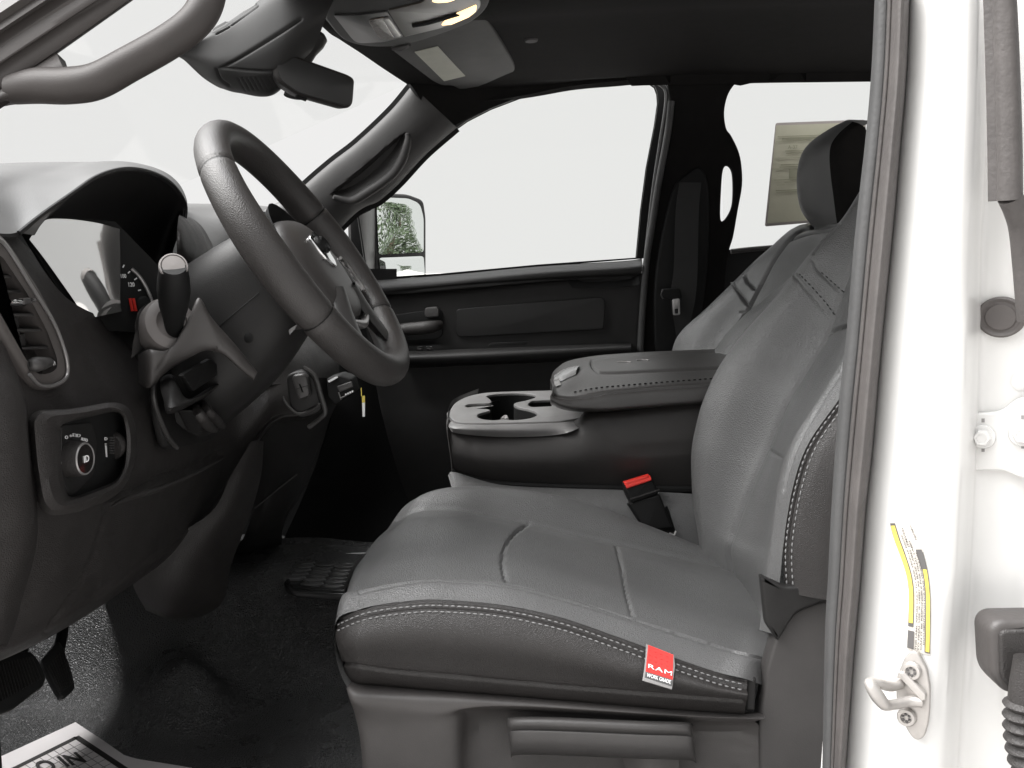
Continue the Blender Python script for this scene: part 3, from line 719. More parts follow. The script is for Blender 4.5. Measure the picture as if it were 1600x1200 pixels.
# --- silver edged air vent
av = MB()
ob_ = rnd2([(-40, 340), (12, 372), (60, 446), (92, 505), (112, 560), (112, 596), (84, 611), (56, 608), (-40, 440)], [5, 15, 10, 10, 14, 20, 16, 14, 5])
ib = rnd2([(-45, 380), (4, 392), (44, 452), (76, 512), (93, 560), (92, 582), (76, 592), (56, 592), (40, 570), (-45, 420)], [5, 10, 10, 10, 10, 14, 12, 12, 10, 5])
XV = -.425
av.plate([[PX(x, y, XV) for x, y in ob_], [PX(x, y, XV) for x, y in ib]], .03, mat('vent bezel', G_(.075, .10), .45, None), .004)
vent = av.build('air_vent', dash)
b = MB()
tr = [PX(x, y, XV+.002) for x, y in ((-20, 366), (8, 382), (52, 452), (85, 506), (103, 556), (104, 588), (84, 602), (62, 601), (46, 585))]
b.tube(tr, .0016, SATIN, n=8); b.build('vent_trim', vent)
b = MB(); b.plate([PX(x, y, XV-.028) for x, y in ((-45, 370), (6, 380), (100, 560), (95, 600), (50, 600), (-45, 400))], .004, BLACK)
for (x0, y0, x1, y1) in ((-40, 432, 44, 432), (-40, 455, 58, 456), (-40, 492, 76, 492), (-10, 517, 86, 515), (8, 546, 94, 542)):
    a, c = PX(x0, y0, XV-.008), PX(x1, y1, XV-.008)
    b.tube([a, c], .0013, GREYTRIM, n=8, sub=0)
    b.grid([[a, c], [a+Vector((-.022, 0, .004)), c+Vector((-.022, 0, .004))]], PLASTIC)
for (x, y) in ((3, 448), (22, 512), (32, 540)):
    b.box(PX(x, y, XV-.02), .004, .012, .02, GREYTRIM, None, .001)
b.build('vent_slats', vent)
b = MB(); b.tube([PX(14, 473, XV), PX(34, 472, XV+.004), PX(52, 470, XV)], [.003, .0042, .003], CHROME, n=10, asp=.7)
b.box(PX(40, 471, XV+.006), .004, .012, .005, GREYTRIM, None, .001)
b.build('vent_slider', vent)
b = MB(); b.tube([PX(41, 571, XV-.004), PX(58, 569, XV+.004), PX(76, 566, XV-.004)], [.0045, .0065, .0045], GREYTRIM, n=12)
for k in range(8): b.tube([PX(46+k*3.6, 565.5, XV+.003), PX(47+k*3.6, 573, XV+.003)], .0005, BLACK, n=5, sub=0)
for k in range(3): b.tube([PX(79+k*2.5, 564, XV-.003), PX(82+k*2.5, 570, XV-.003)], .0005, WHITE, n=5, sub=0)
b.build('vent_thumbwheel', vent)

# --- headlamp switch pod
pod_o = rnd2([(44, 652), (60, 640), (110, 640), (175, 628), (200, 634), (212, 664), (214, 710), (200, 752), (180, 776), (120, 800), (78, 806), (62, 790), (50, 720)], [12, 10, 20, 16, 12, 14, 14, 14, 16, 14, 16, 12, 14])
pod_i = rnd2([(93, 664), (110, 658), (180, 642), (192, 650), (196, 690), (193, 730), (182, 752), (120, 776), (106, 778), (96, 740)], [8, 8, 8, 8, 12, 10, 12, 8, 8, 10])
XP = -.405
b = MB()
P0 = [PX(x, y, XP-.03) for x, y in resample2(pod_o, 60)] if False else None
def rs(pl, n):
    return [(p.x, p.y) for p in resample([(x, y, 0) for x, y in pl+pl[:1]], n+1)[:-1]]
def ring(o, i, lv):
    """bezel between an outer and an inner outline: lv = (blend, X) steps"""
    A = rs(o, 72); B = rs(i, 72)
    k = min(range(72), key=lambda k: (B[k][0]-A[0][0])**2+(B[k][1]-A[0][1])**2); B = B[k:]+B[:k]
    return [[PX(a[0]*(1-f)+c[0]*f, a[1]*(1-f)+c[1]*f, X) for a, c in zip(A, B)] for f, X in lv]
b.grid(ring(pod_o, pod_i, ((-.12, XP-.05), (0, XP-.014), (.18, XP-.003), (.5, XP+.001), (.82, XP-.002), (1, XP-.010), (1.04, XP-.018))), PLASTIC2, cu=True)
b.plate([PX(x, y, XP-.014) for x, y in pod_i], .004, BLACK); sw = b.build('switch_bezel', dash)
XK = XP-.0125
b = MB(); b.plate([PX(x, y, XK) for x, y in rnd2([(96, 664), (145, 660), (152, 690), (148, 740), (118, 772), (106, 774), (97, 740)], 6)], .004, PLASTIC, .001)
for t, x, y, w, h in (('O', 101, 686, 4.5, 5.5), ('*', 108, 683, 4, 4), ('E', 113, 682, 4, 5), ('ID', 118, 683, 7, 5), ('AUTO', 126, 688, 10, 5), ('o', 91, 726, 4, 5)):
    b.text(t, PX(x, y, XK), PX(x+w, y+(2.6 if t == 'AUTO' else 0), XK), PX(x, y-h, XK), WHITE)
b.build('switch_plate', sw)
b = MB(); kc = PX(108, 717, XK)
b.lathe([(.0170, -.004), (.0166, .003), (.0150, .0135), (.0146, .0148), (.0135, .0155), (.0, .0156)], kc, Vector((1, -.14, .04)).normalized(), PLASTIC2, n=36); 
ax = Vector((1, -.14, .04)).normalized(); kf = kc+ax*.0156
b.lathe([(.0140, -.002), (.0148, .0), (.0140, .0010), (.0130, .0005)], kf, ax, SATIN, n=36)
b.lathe([(.0130, .0), (.0129, .0005), (.0, .0008)], kf, ax, GLOSSBLACK, n=36)
uy = Vector((0, 1, 0)); uy = (uy-ax*uy.dot(ax)).normalized(); uz = ax.cross(uy); uz = uz if uz.z > 0 else -uz
b.text('ID', kf+ax*.001-uy*.004-uz*.003, kf+ax*.001+uy*.004-uz*.003, kf+ax*.001-uy*.004+uz*.003, WHITE)
b.build('headlamp_knob', sw)
b = MB(); b.lathe([(.001, -.006), (.013, -.006), (.0145, -.003), (.0145, .003), (.013, .006), (.001, .006)], PX(175, 696, XK-.006), Vector((.1, 1, .12)), PLASTIC2, n=28)
for k in range(7): b.tube([PX(172, 684+k*4, XK+.006+.0015*sin(k*pi/6)), PX(178, 684+k*4, XK+.006+.0015*sin(k*pi/6))], .0008, GREYTRIM, n=5, sub=0)
b.plate([PX(x, y, XK) for x, y in ((165.5, 696), (167, 696), (167.8, 714), (167, 714))], .001, WHITE)
b.plate([PX(x, y, XK) for x, y in ((165.3, 693), (167, 693), (167, 694.4), (165.4, 694.4))], .001, WHITE)
b.text('D', PX(163, 688, XK), PX(167, 688, XK), PX(163, 683, XK), WHITE)
b.build('dimmer_wheel', sw)

# --- pale collar panel and column mount round the gear stalk
b = MB()
A = [[(205, 560), (232, 540), (256, 548), (300, 572)], [(212, 520), (224, 486), (300, 540), (345, 555)], [(238, 482), (260, 470), (320, 510), (352, 545)], [(270, 470), (300, 472), (335, 505), (356, 535)]]
G = grid([[PX(x, y, -.425) for x, y in r] for r in A], 6, 6)
b.grid(G, TRIM if False else GREYTRIM); b.build('collar_panel', dash)
b = MB()
cc = PX(266, 508, -.395); ca = Vector((.62, -.68, .38)).normalized()
b.lathe([(.0315, -.02), (.032, -.002), (.029, .004), (.022, .007), (.0180, .007), (.0172, .003), (.012, .002), (.0, .002)], cc, ca, mat('stalk collar plastic', G_(.11, .09), .45, None), n=40); b.build('stalk_collar', dash)
b = MB()
tt = [(216, 556, 1.14), (232, 548, 1.11), (264, 546, 1.12), (294, 500, 1.135), (311, 468, 1.145), (332, 499, 1.152), (369, 541, 1.168), (402, 582, 1.19)]
tb = [(216, 596, 1.14), (234, 604, 1.115), (262, 579, 1.125), (298, 556, 1.14), (322, 545, 1.148), (347, 552, 1.156), (376, 577, 1.172), (396, 594, 1.19)]
A = [[PY(x, y, Y+.02) for x, y, Y in tt], [PY(x, y, Y+.001) for x, y, Y in tt], [PY(x*.5+u*.5, y*.5+v*.5, (Y+W_)/2-.004) for (x, y, Y), (u, v, W_) in zip(tt, tb)], [PY(x, y, Y+.0) for x, y, Y in tb], [PY(x, y, Y+.022) for x, y, Y in tb]]
G = grid(A, 10, 6); groove(G, [([(352, 536), (338, 545), (330, 552)], 1.4, .0015), ([(262, 548), (255, 566), (236, 590)], 1.4, .0015)])
b.grid(G, mat('column trim plastic', G_(.046, .08), .48, ('noise', 800, .25, .0005)))
b.build('column_trim', dash)

# --- brake release / park brake pocket
b = MB()
po = rnd2([(244, 592), (262, 574), (306, 552), (316, 556), (352, 590), (392, 566), (404, 588), (380, 640), (330, 690), (262, 704), (250, 660)], [14, 8, 6, 8, 4, 8, 10, 8, 10, 10, 16])
b.plate([PD(x, y, .004) if False else PX(x, y, -.418) for x, y in po], .01, PLASTIC, .003)
b.tube([PX(x, y, -.416) for x, y in ((276, 556), (248, 584), (240, 612), (246, 644), (262, 682), (276, 700))], .0028, GREYTRIM, n=8)
b.build('release_pocket', dash)
b = MB()
b.grid(grid([[PX(x, y, X) for x, y, X in r] for r in ([(250, 590, -.415), (270, 586, -.405), (284, 620, -.395), (300, 622, -.40), (350, 585, -.40)], [(250, 605, -.40), (272, 600, -.382), (290, 622, -.37), (312, 616, -.372), (352, 588, -.38)], [(256, 628, -.385), (262, 642, -.37), (284, 634, -.362), (318, 618, -.362), (354, 594, -.37)], [(256, 634, -.41), (262, 646, -.41), (284, 642, -.41), (318, 626, -.41), (354, 602, -.41)])], 6, 6), PLASTIC)
b.plate([PX(x, y, -.366) for x, y in rnd2([(286, 586), (330, 560), (350, 580), (302, 612)], 3)], .006, BLACK, .001)
b.build('hood_release', dash)
b = MB()
for dx in (0, 12): b.tube([PX(306+dx, 636-dx*.5, -.385), PX(312+dx, 648-dx*.4, -.37), PX(324+dx*1.2, 664-dx*.6, -.372), PX(336+dx, 672-dx*.5, -.39)], [.004, .006, .006, .004], PLASTIC2, n=10)
b.plate([PX(x, y, -.384) for x, y in rnd2([(302, 640), (326, 628), (346, 664), (318, 676)], 5)], .02, PLASTIC, .004)
b.build('brake_release_handle', dash)
b = MB(); b.tube([PX(x, y, -.42) for x, y in ((172, 792), (200, 778), (250, 763), (300, 742), (350, 716))], [.0008, .003, .0035, .003, .0008], PLASTIC2, n=8); b.build('knee_panel_lip', dash)

# --- grey column support panel and dark centre pocket below
b = MB()
A = [[(392, 690, 1.42), (402, 688, 1.44), (412, 690, 1.48)], [(360, 745, 1.40), (382, 748, 1.42), (408, 742, 1.48)], [(328, 802, 1.38), (358, 808, 1.40), (392, 800, 1.47)], [(240, 858, 1.36), (310, 868, 1.38), (362, 880, 1.46)], [(208, 906, 1.36), (280, 920, 1.37), (348, 940, 1.46)], [(226, 950, 1.40), (268, 966, 1.40), (312, 964, 1.46)], [(226, 950, 1.5), (268, 964, 1.5), (312, 960, 1.5)]]
G = grid([[PY(*q) for q in r] for r in A], 6, 6); groove(G, [([(240, 905), (300, 885), (345, 872)], 1.6, .002)]); b.grid(G, PLASTIC2); b.build('column_cover', dash)
b = MB()
A = [[(400, 600, 1.50), (440, 600, 1.54), (500, 590, 1.62), (548, 600, 1.68)], [(404, 690, 1.55), (440, 680, 1.57), (486, 668, 1.62), (518, 648, 1.68)], [(402, 760, 1.60), (430, 755, 1.60), (470, 738, 1.64), (490, 736, 1.70)], [(385, 830, 1.64), (405, 835, 1.64), (436, 818, 1.66), (446, 815, 1.70)], [(360, 870, 1.8), (385, 870, 1.8), (420, 860, 1.8), (440, 850, 1.8)]]
G = grid([[PY(*q) for q in r] for r in A], 8, 8); groove(G, [([(398, 795), (430, 768), (464, 741)], 2, .004), ([(446, 810), (485, 738), (500, 700)], 2, .003)]); b.grid(G, PLASTIC); 
b.tube([PY(398, 794, 1.60), PY(430, 768, 1.60), PY(464, 741, 1.61)], .0012, GREYTRIM, n=6)
b.build('center_panel', dash)

# --- ignition lock and trailer brake controller
ig = MB(); YI = 1.47
ig.plate([PY(x, y, YI) for x, y in rnd2([(446, 586), (470, 578), (490, 586), (504, 640), (494, 648), (468, 656), (452, 636)], [10, 14, 12, 6, 6, 8, 10])], .03, PLASTIC, .004)
ig.tube([PY(x, y, YI-.004) for x, y in ((442, 620), (450, 634), (468, 647), (494, 636), (499, 630))], .0022, GREYTRIM, n=8)
ig.tube([PY(x, y, YI-.002) for x, y in ((474, 574), (492, 588), (502, 620), (508, 644), (500, 654), (482, 668))], .0035, GREYTRIM, n=8)
igo = ig.build('ignition_bezel', dash)
b = MB(); b.plate([PY(x, y, YI-.022) for x, y in rnd2([(456, 592), (458, 586), (474, 584), (480, 590), (484, 620), (468, 625), (464, 620)], [3, 4, 4, 5, 5, 4, 4])], .02, GREYTRIM, .003)
b.tube([PY(468, 600, YI-.0225), PY(473, 613, YI-.0225)], .0011, BLACK, n=6, sub=0)
b.tube([PY(462, 608, YI-.0222), PY(482, 602, YI-.0222)], .0005, BLACK, n=6, sub=0)
b.build('key_fob', igo)
b = MB(); YB = 1.62
b.plate([PY(x, y, YB) for x, y in rnd2([(510, 592), (530, 586), (549, 592), (554, 614), (532, 628), (524, 634), (512, 620)], 3)], .05, BLACK, .003)
b.plate([PY(x, y, YB-.003) for x, y in rnd2([(526, 604), (549, 596), (552, 604), (531, 613)], 2)], .004, GREYTRIM, .001)
b.plate([PY(x, y, YB-.003) for x, y in ((512, 595), (526, 588), (528, 590), (514, 598))], .003, WHITE)
for k in range(4): b.plate([PY(x, y, YB-.006) for x, y in ((539+k*3.4, 615.5-k*1.5), (541.2+k*3.4, 614.5-k*1.5), (541.6+k*3.4, 617-k*1.5), (539.4+k*3.4, 618-k*1.5))], .001, WHITE)
b.tube([PY(533, 622, YB-.004), PY(545, 616, YB-.004), PY(553, 611, YB-.004)], .0014, GREYTRIM, n=6)
b.tube([PY(529, 613, YB-.004), PY(533, 624, YB-.004)], .0012, SATIN, n=6, sub=0)
b.build('brake_controller', dash)
# ================================================================== steering column and wheel
WC = PY(482.2, 397.4, 1.285); WN = Vector((.8176, -.0325, .5757)).normalized()
WU = Vector((0, 1, 0)); WU = (WU-WN*WU.dot(WN)).normalized(); WV = WN.cross(WU)      # WV up in the wheel's plane
WV = WV if WV.z > 0 else -WV
def wp(u, v, h=0): return WC+WU*u+WV*v+WN*h
col = thing('steering_column', 'black steering column shroud with a stubby gear stalk', 'steering column', wp(0, 0, -.3))
b = MB()
def sec(h, cu, cv, wu, wv, e=3.0, n=36):
    out = []
    for k in range(n):
        a = 2*pi*k/n; c, s_ = cos(a), sin(a)
        out.append(wp(cu+wu*abs(c)**(2/e)*(1 if c > 0 else -1), cv+wv*abs(s_)**(2/e)*(1 if s_ > 0 else -1), h))
    return out
S = [sec(-.028, 0, 0, .052, .052, 2.2), sec(-.035, 0, 0, .060, .062, 2.4), sec(-.06, 0, -.004, .068, .072), sec(-.12, 0, -.012, .078, .085), sec(-.18, 0, -.016, .082, .090), sec(-.23, 0, -.018, .084, .09)]
b.grid(grid(S, 1, 4, cu=True), PLASTIC, cu=True)
# parting line and a screw hole
b.tube([wp(-.0685, -.01, -.06), wp(-.0785, -.015, -.12), wp(-.0825, -.02, -.18), wp(-.0845, -.02, -.225)], .0006, BLACK, n=6)
b.lathe([(.0, .0005), (.005, .0006), (.006, .0)], wp(-.0735, -.045, -.10), -WU, BLACK)
b.build('shroud', col)
# stubby gear stalk
b = MB()
k0, k1 = PX(272, 512, -.39), PX(271, 416, -.37)
ka = (k1-k0); kl = ka.length; ka.normalize()
b.lathe([(.008, -.03), (.0095, .0), (.0118, .016), (.0155, .034), (.0172, kl*.62), (.0162, kl*.82), (.0142, kl*.97), (.013, kl), (.0, kl)], k0, ka, BLACK, n=32)
stk = b.build('gear_stalk', col)
b = MB(); bn = (ka); bn = (ka*.55+Vector((.30, -.62, .1))).normalized()
b.lathe([(.0142, -.008), (.0148, -.001), (.0142, .0012), (.0128, .0015), (.0125, -.0002), (.0118, -.0002), (.0114, .0015), (.0, .0022)], k1, bn, mat('pale stalk button', G_(.22, .07), .6, None, var=.04), n=40)
b.build('stalk_button', stk)

sw_ = thing('steering_wheel', 'grey stitched steering wheel with a chrome badge on its hub', 'steering wheel', wp(0, -.19))
RW = .173
b = MB(); n = 240; G = []
for k in range(n):
    a = 2*pi*k/n; c, s_ = cos(a), sin(a)
    thick = .0195+.0022*exp(-((abs(abs((a+pi/2) % (2*pi)-pi)-pi/2)-.0)/.45)**2)
    flat = 1
    row = []
    for j in range(20):
        t = 2*pi*j/20
        r_ = RW+thick*.98*cos(t)
        row.append(wp(c*r_, s_*r_*.985, thick*1.06*sin(t)))
    G.append(row)
# seams across the rim at four places
SEAMS = []
for ang in (138, 207, 20, 322):
    k = int(round((ang % 360)/360*n)) % n
    c_ = wp(cos(2*pi*k/n)*RW, sin(2*pi*k/n)*RW*.985); tg_ = (wp(-sin(2*pi*k/n), cos(2*pi*k/n))-WC).normalized()
    SEAMS.append([[c_+(p-c_)*.955+tg_*d for p in G[k]] for d in (-.0006, .0006)])
    G[k] = [p+(wp(cos(2*pi*k/n)*RW, sin(2*pi*k/n)*RW*.985)-p)*.09 for p in G[k]]
b.grid(G, WHEELSKIN, cu=True, cv=True)
for S_ in SEAMS: b.grid(S_, BLACK, cu=True)
b.build('rim', sw_)
# airbag pad: soft dome
b = MB(); rows = []
for f, h in ((1.02, -.030), (1.0, -.014), (.95, .000), (.84, .009), (.62, .0145), (.36, .0165), (.12, .0172), (.002, .0173)):
    row = []
    for k in range(48):
        a = 2*pi*k/48; c, s_ = cos(a), sin(a)
        e = 2.6; wu = .092; wv = .076 if s_ > 0 else .078
        row.append(wp(wu*f*abs(c)**(2/e)*(1 if c > 0 else -1)*(1-.12*max(0, -s_)), -.023+wv*f*abs(s_)**(2/e)*(1 if s_ > 0 else -1), h))
    rows.append(row)
b.grid(grid(rows, 1, 3), TRIM if False else mat('airbag cover', G_(.045, .08), .42, ('noise', 900, .25, .0005), vscale=20), cu=True)
for u, v in ((-.03, -.018), (.028, -.06)): b.box(wp(u, v, .0158), .006, .003, .001, BLACK)
b.build('airbag_cover', sw_)
# chrome shield badge with a horned ram's head relief
b = MB()
sh = [(-.024, .030), (-.012, .034), (0, .035), (.012, .034), (.024, .030), (.026, .010), (.022, -.010), (.012, -.026), (0, -.034), (-.012, -.026), (-.022, -.010), (-.026, .010)]
b.plate([wp(u*.95, -.008+v*.70, .0200) for u, v in [(p.x, p.y) for p in cr([(x, y, 0) for x, y in sh], 4, True)]], .009, CHROME, .0025)
bd = b.build('badge', sw_)
b = MB()
for s_ in (-1, 1):
    b.tube([wp(s_*u, -.008+v*.75, .0208) for u, v in ((.003, .018), (.012, .022), (.018, .012), (.015, .0), (.009, .003), (.010, .010))], [.002, .0036, .004, .0036, .0026, .0015], BLACK, n=8, asp=.6)
    b.tube([wp(s_*.004, .018, .0204), wp(s_*.005, .006, .0208), wp(s_*.003, -.012, .0206)], [.001, .0022, .001], BLACK, n=8, asp=.6)
b.build('badge_relief', bd)
# spokes
def wq(u, v, h=0): return wp(max(u, -.148), v-.039, h-(.015 if u > 0 else .030))
for s_ in (-1, 1):
    b = MB()
    b.grid(grid([[wq(s_*.070, .030, .018), wq(s_*.105, .030, .016), wq(s_*.135, .030, .010), wq(s_*.166, .036, .004)], [wq(s_*.072, .028, .024), wq(s_*.105, .026, .022), wq(s_*.135, .024, .014), wq(s_*.166, .030, .008)], [wq(s_*.074, -.002, .026), wq(s_*.105, -.004, .023), wq(s_*.135, -.006, .015), wq(s_*.166, -.004, .008)], [wq(s_*.072, -.034, .022), wq(s_*.105, -.032, .019), wq(s_*.135, -.028, .012), wq(s_*.166, -.030, .006)], [wq(s_*.070, -.036, -.006), wq(s_*.105, -.034, -.008), wq(s_*.135, -.030, -.008), wq(s_*.166, -.036, -.008)]], 6, 5), WHEELSKIN)
    spk = b.build('spoke', sw_)
    b = MB(); sp_ = [(.080, .024), (.108, .022), (.130, .016), (.134, -.012), (.122, -.026), (.082, -.030)]
    P_ = rnd([wq(s_*u, v, .026-(u-.08)*.12) for u, v in sp_], .006)
    nn = (wq(0, 0, 1)-wq(0, 0, 0)+WU*s_*.12).normalized(); o_ = wq(s_*.08, 0, .0265)
    b.plate([p-nn*((p-o_).dot(nn)) for p in P_], .006, GLOSSBLACK, .001, n=nn)
    b.tube([wq(s_*.106, .0235, .0245), wq(s_*.130, .0185, .0215), wq(s_*.1365, .0, .0205), wq(s_*.133, -.016, .021), wq(s_*.122, -.0285, .0225)], .0022, SATIN, n=8)
    for u, v in ((.092, .014), (.096, -.004), (.112, .004), (.098, -.018)):
        b.box(wq(s_*u, v, .0275-(u-.08)*.12), .005, .005, .0006, INKG, Matrix((WU, WV, WN)).transposed())
    b.build('button_panel', spk)
    b = MB()
    b.grid(grid([[wp(s_*0.0170, -0.0601, 0.0100), wp(s_*0.0391, -0.0975, 0.0060), wp(s_*0.0629, -0.1400, 0.0040), wp(s_*0.0697, -0.1536, 0.0040)], [wp(s_*0.0289, -0.0601, 0.0180), wp(s_*0.0510, -0.0941, 0.0120), wp(s_*0.0731, -0.1315, 0.0080), wp(s_*0.0816, -0.1451, 0.0060)], [wp(s_*0.0425, -0.0567, 0.0180), wp(s_*0.0646, -0.0890, 0.0120), wp(s_*0.0850, -0.1247, 0.0080), wp(s_*0.0935, -0.1383, 0.0060)], [wp(s_*0.0544, -0.0516, 0.0060), wp(s_*0.0765, -0.0839, 0.0030), wp(s_*0.0952, -0.1179, 0.0010), wp(s_*0.1037, -0.1315, 0.0010)], [wp(s_*0.0425, -0.0550, -0.0080), wp(s_*0.0646, -0.0890, -0.0080), wp(s_*0.0850, -0.1247, -0.0080), wp(s_*0.0935, -0.1383, -0.0080)]], 6, 5), GREYTRIM)
    b.build('lower_spoke', sw_)
b = MB(); b.tube([wp(u, v, .004) for u, v in ((-.05, -.098), (0, -.106), (.05, -.098))], [.004, .006, .004], SATIN, n=10); b.build('hub_accent', sw_)
b = MB(); b.lathe([(.05, -.03), (.055, -.02), (.07, -.01), (.075, .0)], WC, WN, BLACK); b.build('hub', sw_)
# ================================================================== seats
seat = thing('car_seat', 'grey vinyl driver seat with a red tag on its dark side panel', 'seat', PY(900, 1330, 1.3), 'front seats')
N0 = [(528, 967), (560, 953), (592, 945), (640, 939), (685, 937), (777, 944), (870, 963), (962, 994), (1055, 1028), (1120, 1050), (1168, 1062)]
C1 = [(540, 932), (562, 926), (588, 920), (639, 910), (690, 907), (791, 915), (893, 940), (990, 970), (1101, 1003), (1150, 1018), (1190, 1028)]
MM = [(560, 880), (590, 862), (622, 850), (668, 842), (720, 840), (810, 852), (905, 882), (1000, 910), (1085, 935), (1140, 950), (1190, 965)]
C2 = [(600, 835), (622, 812), (644, 799), (676, 795), (730, 798), (824, 817), (902, 836), (980, 853), (1060, 871), (1130, 886), (1180, 897)]
F0 = [(648, 792), (668, 779), (690, 771), (717, 766), (760, 764), (824, 769), (893, 782), (962, 805), (1055, 843), (1134, 880), (1180, 905)]
YN, Y1, YMID, Y2, YF = 1.07, 1.14, 1.29, 1.44, 1.515
def rowY(pl, Y): return [PY(x, y, Y) for x, y in pl]
rN, r1, rM, r2, rF = rowY(N0, YN)+[PY(1215, 1080, 1.13)], rowY(C1, Y1)+[PY(1240, 1040, 1.19)], rowY(MM, YMID)+[PY(1240, 980, 1.30)], rowY(C2, Y2)+[PY(1230, 912, 1.44)], rowY(F0, YF)+[PY(1230, 930, 1.515)]
def nose(r, k=1):                        # roll the front down
    p = r[0]; return [p+Vector((.06, 0, -.15)), p+Vector((.008, 0, -.075)), p+Vector((-.004, 0, -.03))]+r
rN_, r1_, rM_, r2_, rF_ = [nose(r) for r in (rN, r1, rM, r2, rF)]
n1 = [a.lerp(c, .5)+Vector((0, 0, .012)) for a, c in zip(rN_, r1_)]; n2 = [a.lerp(c, .55)+Vector((0, .004, .012)) for a, c in zip(r2_, rF_)]
mm1 = [a.lerp(c, .45)+Vector((0, 0, .004)) for a, c in zip(r1_, rM_)]; mm2 = [a.lerp(c, .55)+Vector((0, 0, .004)) for a, c in zip(rM_, r2_)]
rG = [p+Vector((0, .035, -.05)) for p in rF_]; rH = [p+Vector((0, .045, -.13)) for p in rF_]
G = grid([rN_, n1, r1_, mm1, rM_, mm2, r2_, n2, rF_, rG, rH], 30, 26)
seam_c = [(826, 817), (805, 833), (791, 852), (785, 873), (786, 890), (790, 906)]
seam_s = [(962, 849), (970, 880), (978, 925), (989, 968)]
groove(G, [(C1[1:], 2.6, .0018), (C2[1:], 2.6, .003), (seam_c, 2.6, .0045), (seam_s, 2.2, .003)])
b = MB(); b.grid(G, LEATHER); CUSH = Surf(G)
b.build('cushion', seat)
# dark side of the cushion
SB = [(536, 1052), (556, 1055), (592, 1058), (640, 1063), (685, 1067), (777, 1074), (870, 1083), (962, 1092), (1055, 1101), (1120, 1106), (1164, 1109)]
SM = [(525, 1008), (552, 1000), (590, 995), (640, 993), (685, 994), (777, 1004), (870, 1020), (962, 1042), (1055, 1064), (1120, 1078), (1168, 1086)]
def wrap(r, dy=0):
    p = r[0]; return [p+Vector((.05, .42, -.0)), p+Vector((-.012, .22, 0)), p+Vector((-.008, .07, 0)), p+Vector((-.004, .02, 0))]+[q.copy() for q in r[1:]]
top = rowY([(x, y+.5) for x, y in N0], YN-.0005); 
t2 = rowY([(x-.5, y+16) for x, y in N0], YN-.012); sm = rowY(SM, YN-.022); s3 = rowY([(a*.45+c*.55, p*.45+q*.55) for (a, p), (c, q) in zip(SM, SB)], YN-.014); s4 = rowY(SB, YN-.002); s5 = rowY([(x, y+18) for x, y in SB], YN+.02)
G = grid([wrap(r) for r in (top, t2, sm, s3, s4, s5)], 24, 22)
low = [(532, 1036), (545, 1038), (616, 1049), (731, 1059), (870, 1072), (1009, 1084), (1160, 1096)]
l1 = [(x, y+3) for x, y in N0]; l2 = [(x, y+9.5) for x, y in N0]; l3 = [(x, y+19) for x, y in N0]
groove(G, [(low, 2.2, .003), (l1, 1.6, .002), ([(x, y+14) for x, y in N0], 2.4, .002)])
b = MB(); b.grid(G, LEATHERD); SIDE = Surf(G)
for dy in (9.5, 19):
    b.stitches(SIDE.path([(x, y+dy) for x, y in N0], .0006), THREAD, .0068, .0044, .0008)
b.build('cushion_side', seat)
# red woven tag sewn in the seam
tg = MB()
def tq(x, y, o): 
    p, n = SIDE.hit(x, y, o); return p
to = [(1010, 1006), (1053, 1023), (1055, 1040), (1052, 1062), (1050, 1077), (1004, 1063), (1007, 1045), (1009, 1025)]
TP, TN = SIDE.hit(1030, 1045); 
def tp_(x, y, o=.0035): return PP(x, y, TP+TN*o, TN)
tg.plate([tp_(x, y) for x, y in to], .0014, TAGGREY, .0003)
tg.plate([tp_(x, y, .0040) for x, y in ((1013, 1007.5), (1052, 1023), (1051, 1062), (1009, 1049))], .0006, REDTAG)
tg.plate([tp_(x, y, .0040) for x, y in ((1009, 1050), (1051, 1063), (1049.5, 1072), (1007.5, 1058))], .0006, mat('charcoal tag band', G_(.08), .8, None))
tg.text('RAM', tp_(1012.6, 1043.5, .0042), tp_(1049.5, 1056, .0042), tp_(1013.2, 1037.5, .0042), WHITE, bold=.0, spacing=1.12)
tg.text('WORK GRADE', tp_(1010.5, 1057.5, .0042), tp_(1047.5, 1069, .0042), tp_(1011.2, 1051.8, .0042), WHITE, bold=.01)
dr = mat('dark red weave', (.38, .02, .02), .8, None, var=0)
for i in range(4):
    for j in range(3): tg.plate([tp_(1014+i*9+dx, 1015+i*3.3+j*7.5+dy, .0042) for dx, dy in ((0, 0), (3, 1.2), (3, 2.2), (0, 1))], .0004, dr)
tg.build('brand_tag', seat)

# plastic base and handle
b = MB()
YBs = YN+.005
rows = [[(546, 1062), (600, 1070), (740, 1080), (900, 1092), (1060, 1104), (1166, 1112), (1192, 1114)], [(545, 1076), (600, 1083), (740, 1093), (900, 1104), (1060, 1115), (1168, 1121), (1194, 1122)], [(549, 1094), (600, 1100), (700, 1112), (752, 1104), (900, 1112), (1060, 1122), (1180, 1128)],
        [(558, 1120), (610, 1135), (705, 1130), (750, 1116), (900, 1124), (1060, 1134), (1186, 1136)], [(566, 1160), (615, 1180), (706, 1180), (748, 1170), (900, 1180), (1060, 1180), (1188, 1180)], [(574, 1230), (620, 1235), (706, 1235), (748, 1235), (900, 1235), (1060, 1235), (1190, 1235)], [(600, 1330), (640, 1330), (706, 1330), (748, 1330), (900, 1330), (1060, 1330), (1190, 1330)]]
dY = [[.012]*7, [-.006]*7, [-.012, -.012, -.010, -.004, -.004, -.004, .0], [-.004, -.008, -.006, .022, .022, .022, .010], [-.002, -.006, -.004, .024, .024, .024, .012], [0, -.004, -.002, .024, .024, .024, .012], [0, -.002, 0, .024, .024, .024, .012]]
W = [[PY(x, y, YBs+d) for (x, y), d in zip(r, dd)] for r, dd in zip(rows, dY)]
